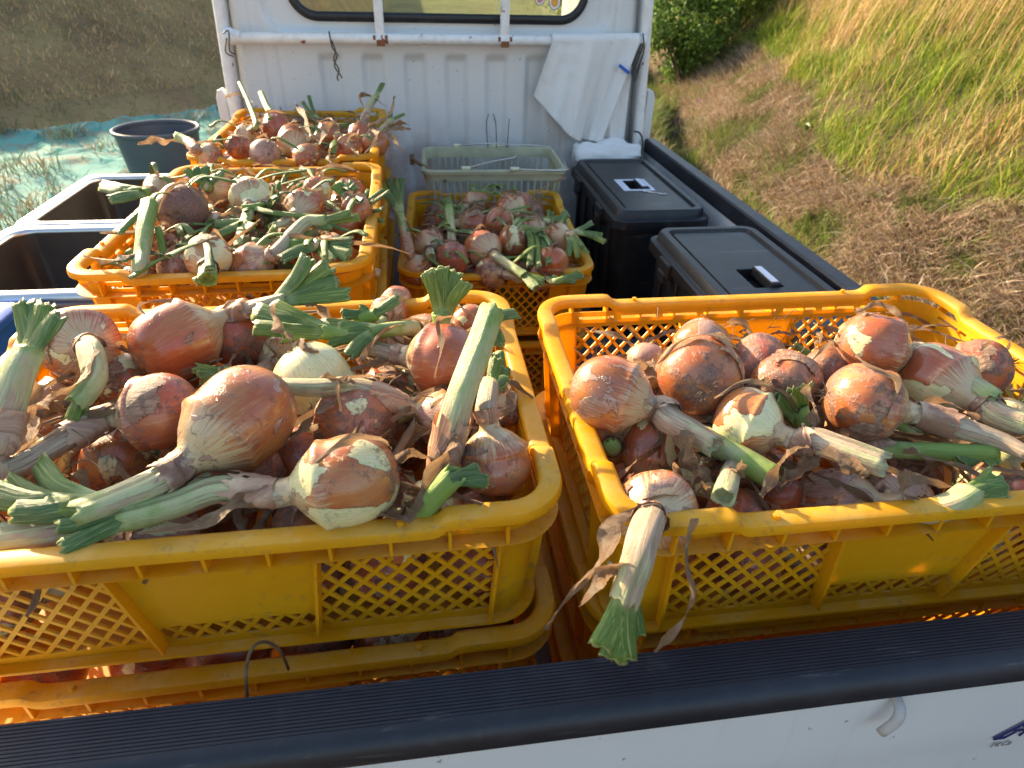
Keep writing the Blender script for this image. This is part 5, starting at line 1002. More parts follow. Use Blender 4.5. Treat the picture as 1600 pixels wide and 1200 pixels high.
onion((-0.0766, 0.3844, 0.4), 0.0209, stem=[(-0.0757, 0.379, 0.43), (-0.0766, 0.3804, 0.445)], leaves=[(-0.0893, 0.3965, 0.49), (-0.0721, 0.4084, 0.49), (-0.0555, 0.4052, 0.485), (-0.0433, 0.3837, 0.48)], sr=(0.013, 0.013), green=0.9, lw=0.0095, red=0.5, label='onion hidden at the rear rim with a short upright bright green fan', group='onions in the front left crate')
onion((-0.3385, 0.123, 0.365), 0.0353, stem=[(-0.3783, 0.1185, 0.385), (-0.4095, 0.1122, 0.39), (-0.4424, 0.1088, 0.39), (-0.4666, 0.1088, 0.39)], sr=(0.017, 0.014), green=0.4, red=0.5, peel=0.3, paper=0.5, label='pinkish white onion lying lowest at the front left rim, stem to the left', group='onions in the front left crate')
onion((-0.216, 0.1187, 0.368), 0.0244, red=0.2, paper=-0.3, dirt=0.2, label='small orange onion against the front rim below the big coppery one', group='onions in the front left crate')
onion((-0.2757, 0.1865, 0.375), 0.0325, red=1, dirt=0.4, label='dark wine red onion in the shade beneath the largest onion', group='onions in the front left crate')
onion((-0.2742, 0.4062, 0.375), 0.0308, stem=[(-0.2885, 0.3243, 0.4), (-0.3047, 0.3131, 0.41), (-0.3206, 0.3134, 0.415)], leaves=[(-0.3475, 0.3187, 0.42), (-0.3408, 0.3064, 0.415)], sr=(0.011, 0.011), green=0.6, lw=0.008, peel=0.4, label='onion with a long green leaf bundle, low behind the pale cream onion', group='onions in the front left crate')
onion((-0.1347, 0.5177, 0.395), 0.0218, stem=[(-0.1545, 0.405, 0.42), (-0.1763, 0.3966, 0.43), (-0.1521, 0.3919, 0.44)], leaves=[(-0.1265, 0.4011, 0.455), (-0.1938, 0.3924, 0.44), (-0.1747, 0.3978, 0.445)], dry=[[(-0.233, 0.3949, 0.455), (-0.219, 0.3886, 0.455), (-0.2039, 0.3801, 0.44)]], sr=(0.008, 0.008), green=0.9, lw=0.008, label='onion at the rear rim with green leaves pointing up right past the rim', group='onions in the front left crate')
onion((-0.012, 0.2545, 0.385), 0.0213, stem=[(-0.0157, 0.256, 0.41), (-0.0181, 0.2664, 0.42)], leaves=[(-0.019, 0.2849, 0.44), (-0.0143, 0.2699, 0.43)], sr=(0.009, 0.009), green=0.9, lw=0.009, label='onion squeezed against the right wall with a dark green leaf', group='onions in the front left crate')
onion((0.0876, 0.2136, 0.43), 0.0378, stem=[(0.1214, 0.1942, 0.425), (0.1409, 0.171, 0.422), (0.157, 0.1511, 0.42), (0.1718, 0.1268, 0.42)], dry=[[(0.1442, 0.1426, 0.43), (0.1488, 0.1193, 0.415), (0.1605, 0.1018, 0.4)], [(0.1458, 0.1473, 0.42), (0.1499, 0.1228, 0.4), (0.1452, 0.1003, 0.395)]], sr=(0.015, 0.012), green=-0.1, red=0.2, peel=0.1, paper=0.3, dirt=0.05, dw=0.009, label='glossy tan onion at the left wall with its papery neck pointing down right', group='onions in the front right crate')
onion((0.1923, 0.2223, 0.435), 0.0429, axis=(0.0394, 0.1581, -0.035), red=0.35, paper=-0.2, dirt=0.32, label='polished orange red onion with grey soil on its shoulder, second from the left wall', group='onions in the front right crate')
onion((0.2257, 0.2968, 0.425), 0.0339, axis=(0.1299, 0.2412, -0.095), red=0.3, paper=0.4, dirt=0.1, label='tan papery onion peeping over behind the polished orange red one', group='onions in the front right crate')
onion((0.2849, 0.2685, 0.415), 0.0319, axis=(0.0275, 0.0681, 0.005), red=0.9, dirt=0.4, label='dark purple soiled onion at the rear wall of the right crate', group='onions in the front right crate')
onion((0.2965, 0.2258, 0.415), 0.0368, axis=(0.0552, 0.0937, -0.015), dry=[[(0.2428, 0.2225, 0.42), (0.2568, 0.211, 0.43), (0.2731, 0.2142, 0.435)]], red=0.3, paper=0.3, dirt=0.4, dw=0.005, label='dusty tan onion with crusted soil in the middle of the rear row', group='onions in the front right crate')
onion((0.3691, 0.2677, 0.405), 0.0258, red=0.4, paper=0.2, dirt=0.5, label='greyish onion low between the dusty tan and the right-hand ones', group='onions in the front right crate')
onion((0.4146, 0.266, 0.435), 0.0388, stem=[(0.4567, 0.2557, 0.43), (0.4755, 0.2424, 0.43), (0.4893, 0.2107, 0.425), (0.5056, 0.17, 0.42)], sr=(0.0135, 0.0115), green=0.35, red=0.6, peel=0.3, paper=0.1, dirt=0.1, label='onion striped red and green at the rear right, neck pointing right', group='onions in the front right crate')
onion((0.3438, 0.17, 0.43), 0.0402, stem=[(0.3828, 0.156, 0.425), (0.4076, 0.1459, 0.42), (0.4334, 0.1318, 0.418), (0.4611, 0.112, 0.415), (0.4739, 0.087, 0.415)], dry=[[(0.3858, 0.151, 0.43), (0.4337, 0.1573, 0.43), (0.4537, 0.1343, 0.425)]], sr=(0.013, 0.008), green=-0.5, red=0.2, paper=0.05, dirt=0.3, dw=0.007, label='round golden brown onion with a dark soil patch facing front, centre right', group='onions in the front right crate')
onion((0.4827, 0.2319, 0.41), 0.0407, stem=[(0.4955, 0.1854, 0.41), (0.5009, 0.1552, 0.41), (0.5189, 0.1333, 0.41)], sr=(0.014, 0.014), green=0.1, red=0.6, peel=0.45, label='pale green flanked onion at the far right lying behind the golden one', group='onions in the front right crate')
onion((0.2203, 0.1667, 0.415), 0.0357, stem=[(0.2499, 0.1312, 0.42), (0.2675, 0.1181, 0.425), (0.284, 0.0985, 0.428), (0.3078, 0.0729, 0.43)], dry=[[(0.2511, 0.1089, 0.43), (0.2272, 0.1004, 0.42), (0.192, 0.0682, 0.41)], [(0.2676, 0.1099, 0.42), (0.2334, 0.0889, 0.41), (0.2192, 0.083, 0.405)], [(0.2617, 0.097, 0.435), (0.2781, 0.0701, 0.43), (0.2809, 0.0669, 0.425)]], sr=(0.015, 0.0135), green=-0.05, red=0.15, peel=0.42, paper=0.25, dirt=-0.1, dw=0.008, label='onion with pale green stripes whose thick creamy neck forks to the right', group='onions in the front right crate')
onion((0.1048, 0.0858, 0.385), 0.0373, stem=[(0.0742, 0.0311, 0.43), (0.0602, 0.0075, 0.432), (0.054, -0.0043, 0.425), (0.0477, -0.012, 0.41), (0.0432, -0.0182, 0.4)], leaves=[(0.0241, -0.0346, 0.372), (0.0328, -0.0397, 0.362), (0.0412, -0.0397, 0.362), (0.0504, -0.0296, 0.372)], dry=[[(0.0698, 0.0422, 0.43), (0.0463, 0.0343, 0.43), (0.032, 0.0132, 0.415), (0.0087, 0.0104, 0.38), (-0.0098, 0.0057, 0.34)], [(0.0516, -0.0083, 0.43), (0.0392, -0.0025, 0.425), (0.0281, -0.0038, 0.41), (0.0107, -0.0114, 0.39)], [(0.1167, 0.0397, 0.42), (0.1016, 0.0095, 0.41), (0.1073, -0.0043, 0.38), (0.0915, -0.0129, 0.345), (0.0783, -0.0188, 0.33)]], sr=(0.0125, 0.0115), green=0.05, lw=0.0115, red=0.25, peel=0.1, paper=0.3, dw=0.0075, label='onion whose stem hangs out over the front left rim, ending in green', group='onions in the front right crate')
onion((0.1975, 0.0978, 0.355), 0.0274, red=0.7, paper=0.3, dirt=0.2, label='reddish onion at the front rim beside the cut end-on stem', group='onions in the front right crate')
onion((0.2327, 0.1643, 0.365), 0.0230, stem=[(0.1899, 0.1185, 0.4), (0.1691, 0.0877, 0.412), (0.1518, 0.0619, 0.418)], dry=[[(0.1801, 0.0947, 0.41), (0.1799, 0.0938, 0.43)], [(0.1514, 0.0851, 0.41), (0.145, 0.0845, 0.405)]], sr=(0.009, 0.0105), green=0.25, red=0.4, dw=0.007, label='onion in the shade sending a short cut stem straight at the camera', group='onions in the front right crate')
onion((0.2999, 0.1036, 0.35), 0.0373, axis=(0.0356, -0.0328, 0.03), red=0.2, peel=0.1, paper=0.5, label='large tan onion low at the front rim, middle of the right crate', group='onions in the front right crate')
onion((0.1967, 0.2223, 0.375), 0.0272, stem=[(0.1804, 0.1524, 0.405), (0.1967, 0.1289, 0.405), (0.2218, 0.0964, 0.402)], sr=(0.011, 0.0125), green=0.7, peel=0.5, label='onion under the papery neck with a green leek-like stem pointing down right', group='onions in the front right crate')
onion((0.3225, 0.2212, 0.375), 0.0263, stem=[(0.2852, 0.1721, 0.41), (0.2807, 0.1757, 0.42)], leaves=[(0.248, 0.1678, 0.44), (0.2633, 0.1737, 0.445), (0.2791, 0.1762, 0.45)], dry=[[(0.276, 0.1638, 0.46), (0.2781, 0.1483, 0.44), (0.2744, 0.1329, 0.43)]], sr=(0.012, 0.012), green=0.7, lw=0.011, dw=0.008, label='onion hidden below a short green fan in the centre of the right crate', group='onions in the front right crate')
onion((0.3493, 0.1792, 0.36), 0.0283, stem=[(0.3536, 0.136, 0.395), (0.3846, 0.1225, 0.4), (0.4198, 0.1143, 0.402), (0.4587, 0.1081, 0.402)], leaves=[(0.4503, 0.0939, 0.4), (0.4174, 0.1013, 0.4)], dry=[[(0.3586, 0.1112, 0.41), (0.378, 0.1005, 0.41), (0.4159, 0.0771, 0.405)]], sr=(0.0105, 0.011), green=1.0, lw=0.009, dw=0.006, label='onion in the dark hollow whose bright yellow green stalk points right', group='onions in the front right crate')
onion((0.3641, 0.0977, 0.355), 0.0309, stem=[(0.3495, 0.0509, 0.39), (0.3687, 0.0483, 0.4), (0.3872, 0.0543, 0.405)], leaves=[(0.4211, 0.0536, 0.41), (0.421, 0.0491, 0.4), (0.4159, 0.0633, 0.415)], dry=[[(0.3242, 0.0651, 0.43), (0.321, 0.058, 0.41), (0.3383, 0.0501, 0.4)], [(0.3027, 0.0832, 0.42), (0.3409, 0.0771, 0.41), (0.3798, 0.0653, 0.405)]], sr=(0.012, 0.014), green=0.35, lw=0.0115, red=0.5, paper=0.5, label='onion at the front rim carrying pale papery leaves', group='onions in the front right crate')
onion((0.4742, 0.0732, 0.378), 0.0224, red=0.8, paper=-0.2, label='red onion cut by the right picture edge at the front rim', group='onions in the front right crate')
onion((0.1371, 0.1922, 0.375), 0.0327, axis=(-0.0165, -0.028, -0.035), red=0.8, peel=0.35, paper=0.2, label='onion with one vivid pale green streak below the glossy tan one', group='onions in the front right crate')
onion((0.5826, 0.2669, 0.395), 0.0355, red=0.7, paper=0.2, dirt=0.4, label='reddish dull onion against the right wall', group='onions in the front right crate')
onion((0.1048, 0.2166, 0.36), 0.0240, stem=[(0.0875, 0.1767, 0.385), (0.0848, 0.1813, 0.39)], sr=(0.01, 0.0105), green=0.8, peel=0.3, label='onion deep at the left wall with a curled green cut stem', group='onions in the front right crate')
onion((0.1866, 0.1449, 0.36), 0.0237, peel=0.5, paper=0.3, label='pale onion deep in the middle behind the front left corner onion', group='onions in the front right crate')
onion((0.2509, 0.1241, 0.355), 0.0234, red=0.9, paper=0.3, label='mauve onion in the shade between the front rim onions', group='onions in the front right crate')
onion((0.4717, 0.2252, 0.37), 0.0272, stem=[(0.4628, 0.176, 0.38), (0.4751, 0.1459, 0.385), (0.4911, 0.107, 0.39)], sr=(0.013, 0.013), green=0.2, red=0.6, label='onion under the long white stem on the right half', group='onions in the front right crate')
onion((0.1727, 0.3297, 0.395), 0.0237, dry=[[(0.1312, 0.2622, 0.43), (0.1643, 0.2727, 0.43), (0.1901, 0.2815, 0.43)], [(0.1364, 0.251, 0.42), (0.1575, 0.2529, 0.43), (0.1752, 0.2716, 0.43)]], red=0.5, paper=0.8, dw=0.012, label='crumpled papery small onion at the left rear behind the glossy tan one', group='onions in the front right crate')
onion((-0.5073, 0.8429, 0.425), 0.0436, axis=(-0.0559, 0.2429, -0.025), red=0.6, dirt=0.7, label='dark earthy onion nearest the left wall, soil over its whole face', group='onions in the middle left crate')
onion((-0.4081, 0.9334, 0.42), 0.0387, stem=[(-0.3916, 0.8016, 0.425), (-0.3909, 0.7632, 0.425)], leaves=[(-0.4416, 0.7872, 0.42), (-0.4392, 0.7476, 0.41), (-0.388, 0.7067, 0.41), (-0.3676, 0.7382, 0.43)], sr=(0.01, 0.008), green=0.6, lw=0.01, red=0.1, peel=0.6, label='pale whitish onion with its neck bending to the front, second row', group='onions in the middle left crate')
onion((-0.3042, 0.878, 0.415), 0.0365, stem=[(-0.3328, 0.7874, 0.415), (-0.3455, 0.7694, 0.415)], sr=(0.011, 0.01), green=0.2, red=0.5, peel=0.2, label='pinkish onion lit from the left at the back of the middle left crate', group='onions in the middle left crate')
onion((-0.2946, 0.9674, 0.42), 0.0275, axis=(0.0299, -0.0344, -0.03), red=0.3, peel=0.5, label='small pale onion at the rear rim', group='onions in the middle left crate')
onion((-0.4159, 0.6441, 0.42), 0.0319, stem=[(-0.3965, 0.5713, 0.425), (-0.3908, 0.547, 0.423)], leaves=[(-0.4086, 0.5509, 0.42)], sr=(0.012, 0.013), green=0.7, lw=0.01, red=0.2, peel=0.5, label='pale onion whose cut neck points straight at the camera', group='onions in the middle left crate')
onion((-0.4737, 0.6755, 0.39), 0.0301, red=0.5, peel=0.35, paper=0.4, label='pink white onion against the front wall, left of the cut neck', group='onions in the middle left crate')
onion((-0.3639, 0.6599, 0.395), 0.0330, stem=[(-0.3256, 0.6545, 0.415), (-0.3188, 0.6819, 0.425), (-0.2868, 0.7422, 0.432), (-0.2508, 0.7467, 0.435)], leaves=[(-0.2011, 0.774, 0.43), (-0.2123, 0.7681, 0.44), (-0.2451, 0.7283, 0.425)], sr=(0.012, 0.011), green=0.35, lw=0.009, red=0.3, peel=0.1, paper=0.4, label='orange onion with a lit torn flap at the front wall', group='onions in the middle left crate')
onion((-0.5179, 0.7423, 0.4), 0.0293, red=0.4, peel=0.3, label='pinkish onion beside the upright stalk at the left wall', group='onions in the middle left crate')
onion((-0.5492, 0.6954, 0.36), 0.0246, stem=[(-0.5062, 0.6149, 0.41), (-0.5105, 0.6517, 0.425), (-0.516, 0.7069, 0.45), (-0.5234, 0.7606, 0.465)], leaves=[(-0.5546, 0.6951, 0.44)], dry=[[(-0.5112, 0.6393, 0.43), (-0.5384, 0.6171, 0.43), (-0.5967, 0.6583, 0.42)]], sr=(0.0105, 0.0125), green=0.75, lw=0.008, dw=0.006, label='onion with a thick upright stalk, front left of the middle left crate', group='onions in the middle left crate')
onion((-0.5873, 0.9929, 0.415), 0.0322, stem=[(-0.5905, 0.943, 0.43), (-0.5998, 0.929, 0.432)], leaves=[(-0.6934, 0.9895, 0.43), (-0.6448, 0.9003, 0.43), (-0.6359, 0.9456, 0.43)], sr=(0.01, 0.01), green=0.9, lw=0.014, peel=0.3, label='onion at the left rim with light green leaves pointing left', group='onions in the middle left crate')
onion((-0.4845, 1.0036, 0.41), 0.0303, stem=[(-0.4955, 0.97, 0.43), (-0.5068, 0.9887, 0.437)], leaves=[(-0.5315, 0.9806, 0.46), (-0.5151, 0.9858, 0.462), (-0.4976, 0.9849, 0.462), (-0.4582, 0.9637, 0.46)], sr=(0.01, 0.01), green=0.8, lw=0.009, label='onion with a blue green leaf fan rising behind the pale onion', group='onions in the middle left crate')
onion((-0.2095, 0.8688, 0.41), 0.0285, stem=[(-0.2268, 0.8906, 0.425), (-0.233, 0.9021, 0.43)], leaves=[(-0.2434, 0.9158, 0.45), (-0.2114, 0.8935, 0.45), (-0.1969, 0.8296, 0.44), (-0.2531, 0.8958, 0.45)], sr=(0.01, 0.01), green=0.6, lw=0.008, peel=0.2, label='onion at the right rim half covered by leaves', group='onions in the middle left crate')
onion((-0.2398, 0.6931, 0.4), 0.0291, stem=[(-0.2547, 0.6708, 0.42), (-0.251, 0.6847, 0.422)], leaves=[(-0.203, 0.6546, 0.43), (-0.2069, 0.6277, 0.42), (-0.3053, 0.6229, 0.42), (-0.3187, 0.6757, 0.42), (-0.2308, 0.6216, 0.415)], sr=(0.011, 0.011), green=0.9, lw=0.012, label='onion low on the right with wide bluish green leaves', group='onions in the middle left crate')
onion((-0.3083, 0.7375, 0.39), 0.0279, stem=[(-0.3147, 0.7011, 0.41), (-0.319, 0.7025, 0.415)], leaves=[(-0.3512, 0.6643, 0.415), (-0.3653, 0.7116, 0.415), (-0.3328, 0.6368, 0.41)], sr=(0.009, 0.009), green=0.9, lw=0.01, red=0.5, label='onion below the long curved green stem', group='onions in the middle left crate')
onion((-0.3802, 0.9885, 0.4), 0.0305, stem=[(-0.3782, 0.8473, 0.43), (-0.404, 0.8322, 0.432)], leaves=[(-0.2655, 0.7783, 0.43), (-0.3861, 0.7895, 0.44)], sr=(0.006, 0.006), green=1.0, lw=0.006, red=0.4, label='onion behind the dark leaf crossing the middle left crate', group='onions in the middle left crate')
onion((-0.4604, 0.8543, 0.385), 0.0301, stem=[(-0.4563, 0.8167, 0.41), (-0.461, 0.819, 0.415)], leaves=[(-0.4742, 0.6876, 0.42), (-0.4455, 0.7045, 0.42), (-0.473, 0.7751, 0.425)], sr=(0.009, 0.009), green=0.9, lw=0.008, red=0.5, label='onion in the middle under crossing green leaves', group='onions in the middle left crate')
onion((-0.2342, 0.8581, 0.39), 0.0261, dry=[[(-0.3463, 0.6437, 0.42), (-0.3122, 0.6765, 0.43), (-0.273, 0.6736, 0.43), (-0.2132, 0.6608, 0.43), (-0.1551, 0.6633, 0.42), (-0.1163, 0.6752, 0.4)]], red=0.3, dw=0.007, label='small onion by the right rim under a twisted dry leaf', group='onions in the middle left crate')
onion((-0.5196, 1.3285, 0.42), 0.0275, red=0.8, dirt=0.3, label='dark onion at the left of the back left crate', group='onions in the back left crate')
onion((-0.4541, 1.4747, 0.43), 0.0363, stem=[(-0.4747, 1.55, 0.45), (-0.5018, 1.6289, 0.46), (-0.5311, 1.7286, 0.475)], sr=(0.009, 0.008), green=1.2, red=0.9, paper=0.2, label='purple onion with a short green stem pointing up, against the cab side', group='onions in the back left crate')
onion((-0.3946, 1.3676, 0.425), 0.0393, axis=(0.0155, -0.0837, -0.025), red=0.2, peel=0.25, label='round golden onion facing the camera with green veins, in the back left crate', group='onions in the back left crate')
onion((-0.4496, 1.2853, 0.415), 0.0330, red=0.3, paper=0.9, label='white papery onion at the front rim of the back left crate', group='onions in the back left crate')
onion((-0.3189, 1.4443, 0.42), 0.0330, dry=[[(-0.4238, 1.618, 0.47), (-0.3834, 1.4952, 0.46), (-0.3585, 1.4019, 0.44), (-0.3262, 1.3101, 0.43)], [(-0.3197, 1.2658, 0.44), (-0.3065, 1.3761, 0.46), (-0.2826, 1.3521, 0.45), (-0.2858, 1.2769, 0.43)]], red=0.6, dw=0.008, label='brown onion right of the golden one at the back', group='onions in the back left crate')
onion((-0.5326, 1.4749, 0.41), 0.0298, stem=[(-0.4923, 1.4299, 0.45), (-0.5389, 1.6002, 0.465), (-0.6045, 1.8081, 0.49)], dry=[[(-0.5331, 1.6179, 0.47), (-0.585, 1.6753, 0.48), (-0.6144, 1.6656, 0.475)]], sr=(0.008, 0.006), green=1.0, red=0.4, dw=0.005, label='onion with a tall leaning dry green stalk at the left corner by the cab', group='onions in the back left crate')
onion((-0.2605, 1.3087, 0.415), 0.0340, stem=[(-0.2754, 1.328, 0.43), (-0.2838, 1.3503, 0.44)], leaves=[(-0.2872, 1.2166, 0.43), (-0.2568, 1.3061, 0.445)], dry=[[(-0.2819, 1.3298, 0.44), (-0.2943, 1.2169, 0.43), (-0.2737, 1.1346, 0.42)], [(-0.2368, 1.351, 0.45), (-0.2541, 1.2636, 0.44), (-0.2281, 1.1854, 0.43)]], sr=(0.01, 0.009), green=0.5, lw=0.008, peel=0.2, dw=0.01, label='onion with a yellowish curled leaf tuft at the right of the back left crate', group='onions in the back left crate')
onion((-0.2414, 1.4204, 0.42), 0.0328, stem=[(-0.2312, 1.4638, 0.45), (-0.2164, 1.5417, 0.475), (-0.2011, 1.6082, 0.488)], leaves=[(-0.1876, 1.7489, 0.5)], dry=[[(-0.2203, 1.4933, 0.46), (-0.2484, 1.5953, 0.49), (-0.2142, 1.5956, 0.49), (-0.1745, 1.5127, 0.48)], [(-0.214, 1.3742, 0.46), (-0.1671, 1.3988, 0.47), (-0.1518, 1.4998, 0.49), (-0.1484, 1.5338, 0.5)]], sr=(0.01, 0.009), green=0.4, lw=0.009, dw=0.006, label='onion with a stem rising to a lone green tip in front of the cab panel', group='onions in the back left crate')
onion((-0.2042, 1.394, 0.41), 0.0325, stem=[(-0.1788, 1.4348, 0.44), (-0.1596, 1.4788, 0.45)], leaves=[(-0.1258, 1.5093, 0.46), (-0.1624, 1.5084, 0.465)], dry=[[(-0.1763, 1.3858, 0.45), (-0.1369, 1.4208, 0.455), (-0.113, 1.4223, 0.45)], [(-0.1751, 1.3494, 0.45), (-0.1416, 1.385, 0.45), (-0.1104, 1.4181, 0.44)], [(-0.1751, 1.3494, 0.45), (-0.1472, 1.3055, 0.44), (-0.127, 1.2517, 0.42)], [(-0.2078, 1.3865, 0.45), (-0.1878, 1.2811, 0.45), (-0.2156, 1.2138, 0.43)]], sr=(0.009, 0.008), green=0.2, lw=0.007, dw=0.006, label='onion at the right rim with withered leaves splaying over the edge to the right', group='onions in the back left crate')
onion((-0.5712, 1.2811, 0.41), 0.0267, stem=[(-0.5885, 1.2577, 0.43), (-0.6242, 1.3171, 0.435), (-0.6557, 1.3475, 0.44)], dry=[[(-0.6486, 1.3083, 0.44), (-0.695, 1.3225, 0.44), (-0.7382, 1.3178, 0.43)]], sr=(0.011, 0.012), green=0.5, red=0.4, dw=0.009, label='onion at the front left rim, its yellow stem jutting left towards the grey tub', group='onions in the back left crate')
onion((-0.3539, 1.2721, 0.41), 0.0301, red=0.3, peel=0.3, label='low onion just inside the front rim of the back left crate', group='onions in the back left crate')
onion((-0.0822, 1.091, 0.256), 0.0369, stem=[(-0.0808, 1.0029, 0.271), (-0.0788, 0.975, 0.272)], sr=(0.01, 0.01), green=0.2, red=0.4, peel=0.1, label='onion at the left of the centre crate with a cut neck toward the camera', group='onions in the centre crate')
onion((-0.034, 1.0082, 0.248), 0.0382, stem=[(-0.0307, 1.0561, 0.271), (-0.0292, 1.1258, 0.291), (-0.0296, 1.1958, 0.306)], leaves=[(-0.0281, 1.2487, 0.316)], sr=(0.01, 0.011), green=0.6, lw=0.011, red=0.9, dirt=0.3, label='dark red dirty onion in the front of the centre crate', group='onions in the centre crate')
onion((0.0356, 1.0532, 0.258), 0.0408, stem=[(0.0616, 0.9859, 0.266), (0.0881, 0.9206, 0.266), (0.1115, 0.8772, 0.264)], leaves=[(0.1245, 0.8269, 0.261), (0.1452, 0.8557, 0.261)], sr=(0.0115, 0.012), green=0.6, lw=0.012, red=0.4, label='orange red onion whose green striped stem bends down right', group='onions in the centre crate')
onion((0.0526, 0.9922, 0.226), 0.0371, stem=[(0.0887, 0.9218, 0.248), (0.1069, 0.9051, 0.246)], sr=(0.012, 0.01), green=0, red=0.4, peel=0.2, dirt=0.3, label='squat onion lying against the front wall of the centre crate', group='onions in the centre crate')
onion((-0.1069, 1.0089, 0.226), 0.0327, stem=[(-0.1249, 1.0064, 0.271), (-0.1346, 1.0769, 0.296), (-0.1442, 1.1417, 0.311)], leaves=[(-0.1944, 1.2788, 0.346), (-0.1735, 1.3053, 0.346), (-0.1545, 1.3085, 0.348), (-0.139, 1.3148, 0.346), (-0.1814, 1.233, 0.336)], dry=[[(-0.1393, 1.1265, 0.316), (-0.1226, 1.0688, 0.306), (-0.1094, 1.0351, 0.296)]], sr=(0.011, 0.011), green=0.6, lw=0.01, red=0.3, label='pinkish tan onion in the front left corner of the centre crate', group='onions in the centre crate')
onion((0.1355, 1.308, 0.261), 0.0404, stem=[(0.166, 1.2307, 0.266), (0.1992, 1.2044, 0.266), (0.2239, 1.1886, 0.266)], leaves=[(0.2751, 1.2331, 0.271), (0.2587, 1.1769, 0.266)], sr=(0.01, 0.01), green=0.3, lw=0.011, red=0.7, peel=0.15, label='red topped onion at the rear of the centre crate', group='onions in the centre crate')
onion((0.0985, 1.2108, 0.258), 0.0383, red=0.5, peel=0.25, label='pinkish striped onion behind the bright orange red one', group='onions in the centre crate')
onion((0.0358, 1.2266, 0.254), 0.0353, red=0.8, peel=0.2, label='onion with a pale crescent in the middle of the centre crate', group='onions in the centre crate')
onion((0.1097, 1.0797, 0.261), 0.0327, stem=[(0.1324, 1.1572, 0.276), (0.1436, 1.1603, 0.281)], leaves=[(0.1274, 0.9276, 0.266), (0.1447, 0.916, 0.266), (0.1702, 0.9345, 0.266), (0.1942, 0.9573, 0.266)], sr=(0.011, 0.012), green=0.6, lw=0.009, red=0.2, peel=0.4, label='onion under a large drooping blue green leaf fan', group='onions in the centre crate')
onion((0.1859, 0.9835, 0.251), 0.0370, red=0.2, peel=0.1, paper=0.2, label='orange onion at the right wall of the centre crate', group='onions in the centre crate')
onion((0.2231, 1.1148, 0.254), 0.0338, stem=[(0.2406, 1.0848, 0.271), (0.2461, 1.0677, 0.271)], leaves=[(0.2263, 0.9976, 0.256), (0.2448, 0.9887, 0.256), (0.2731, 1.009, 0.256), (0.2645, 1.027, 0.266)], sr=(0.01, 0.01), green=0.6, lw=0.008, label='onion at the right rim ending in a dark green brush of leaves', group='onions in the centre crate')
onion((0.0549, 1.3884, 0.254), 0.0349, stem=[(0.0059, 1.3013, 0.271), (-0.0084, 1.2808, 0.273)], leaves=[(-0.0418, 1.3254, 0.286), (-0.0495, 1.2306, 0.271), (-0.0442, 1.2737, 0.281), (-0.0489, 1.1757, 0.266)], dry=[[(-0.0062, 1.2369, 0.276), (0.03, 1.2893, 0.286), (0.0637, 1.2976, 0.276)]], sr=(0.01, 0.01), green=0.8, lw=0.01, label='onion at the rear left with green leaves pointing left', group='onions in the centre crate')
onion((0.1714, 1.1794, 0.251), 0.0348, stem=[(0.2341, 1.098, 0.271), (0.275, 1.1079, 0.271)], leaves=[(0.317, 1.1535, 0.276), (0.3072, 1.0799, 0.271), (0.3272, 1.0634, 0.261), (0.3263, 1.092, 0.266)], sr=(0.006, 0.007), green=0.1, lw=0.008, red=0.6, label='onion between the drooping fan and the right rim', group='onions in the centre crate')
onion((-0.0288, 1.2837, 0.244), 0.0330, red=0.4, peel=0.3, label='onion low at the rear left below the leaves', group='onions in the centre crate')
onion((0.1649, 0.9924, 0.211), 0.0290, stem=[(0.1721, 0.869, 0.254), (0.1896, 0.8758, 0.256)], leaves=[(0.228, 0.8973, 0.261), (0.2352, 0.8849, 0.256), (0.2163, 0.8719, 0.251), (0.168, 0.8905, 0.256)], sr=(0.008, 0.008), green=0.8, lw=0.008, red=0.4, label='onion in the right front corner under cut leaf ends', group='onions in the centre crate')
onion((0.1801, 1.3995, 0.248), 0.0319, dry=[[(0.1824, 1.2745, 0.276), (0.206, 1.3488, 0.286), (0.2607, 1.4114, 0.296), (0.3141, 1.4532, 0.301)]], red=0.5, dw=0.004, label='small onion at the rear rim beside a trailing dry stalk', group='onions in the centre crate')

# ---------------------------------------------------------------- onions deeper in the crates
HERO = [(o.location.copy(), o.children[0].scale[0]) for o in C.objects if o.name.startswith('onion') and o.parent is None]
GL = dict(A='onions in the front left crate', B='onions in the front right crate', C='onions in the middle left crate', D='onions in the back left crate', E='onions in the centre crate')
FL = dict(A='onion half buried under the others in the front left crate', B='onion half buried under the others in the front right crate', C='onion half buried under the others in the middle left crate', D='onion half buried under the others in the back left crate', E='onion half buried under the others in the centre crate')
placed = []
CN = dict(A='front left crate', B='front right crate', C='middle left crate', D='back left crate', E='centre crate')
def where(key, u, v, zc):
    if zc < 0.25 and key in 'AB': return None
    if key in 'CDE': u, v = -v, u; LU, LV = CDp, CW
    else: LU, LV = CW, CDp
    a = 'left' if u < -LU / 3 else ('right' if u > LU / 3 else 'middle'); b = 'front' if v < -LV / 3 else ('rear' if v > LV / 3 else 'centre')
    low = zc < (0.17 if key == 'E' else 0.32)
    return ('onion at the very bottom of the ' if low else 'onion half buried in the ') + b + (' ' + a if a != b else '') + ' of the ' + CN[key]
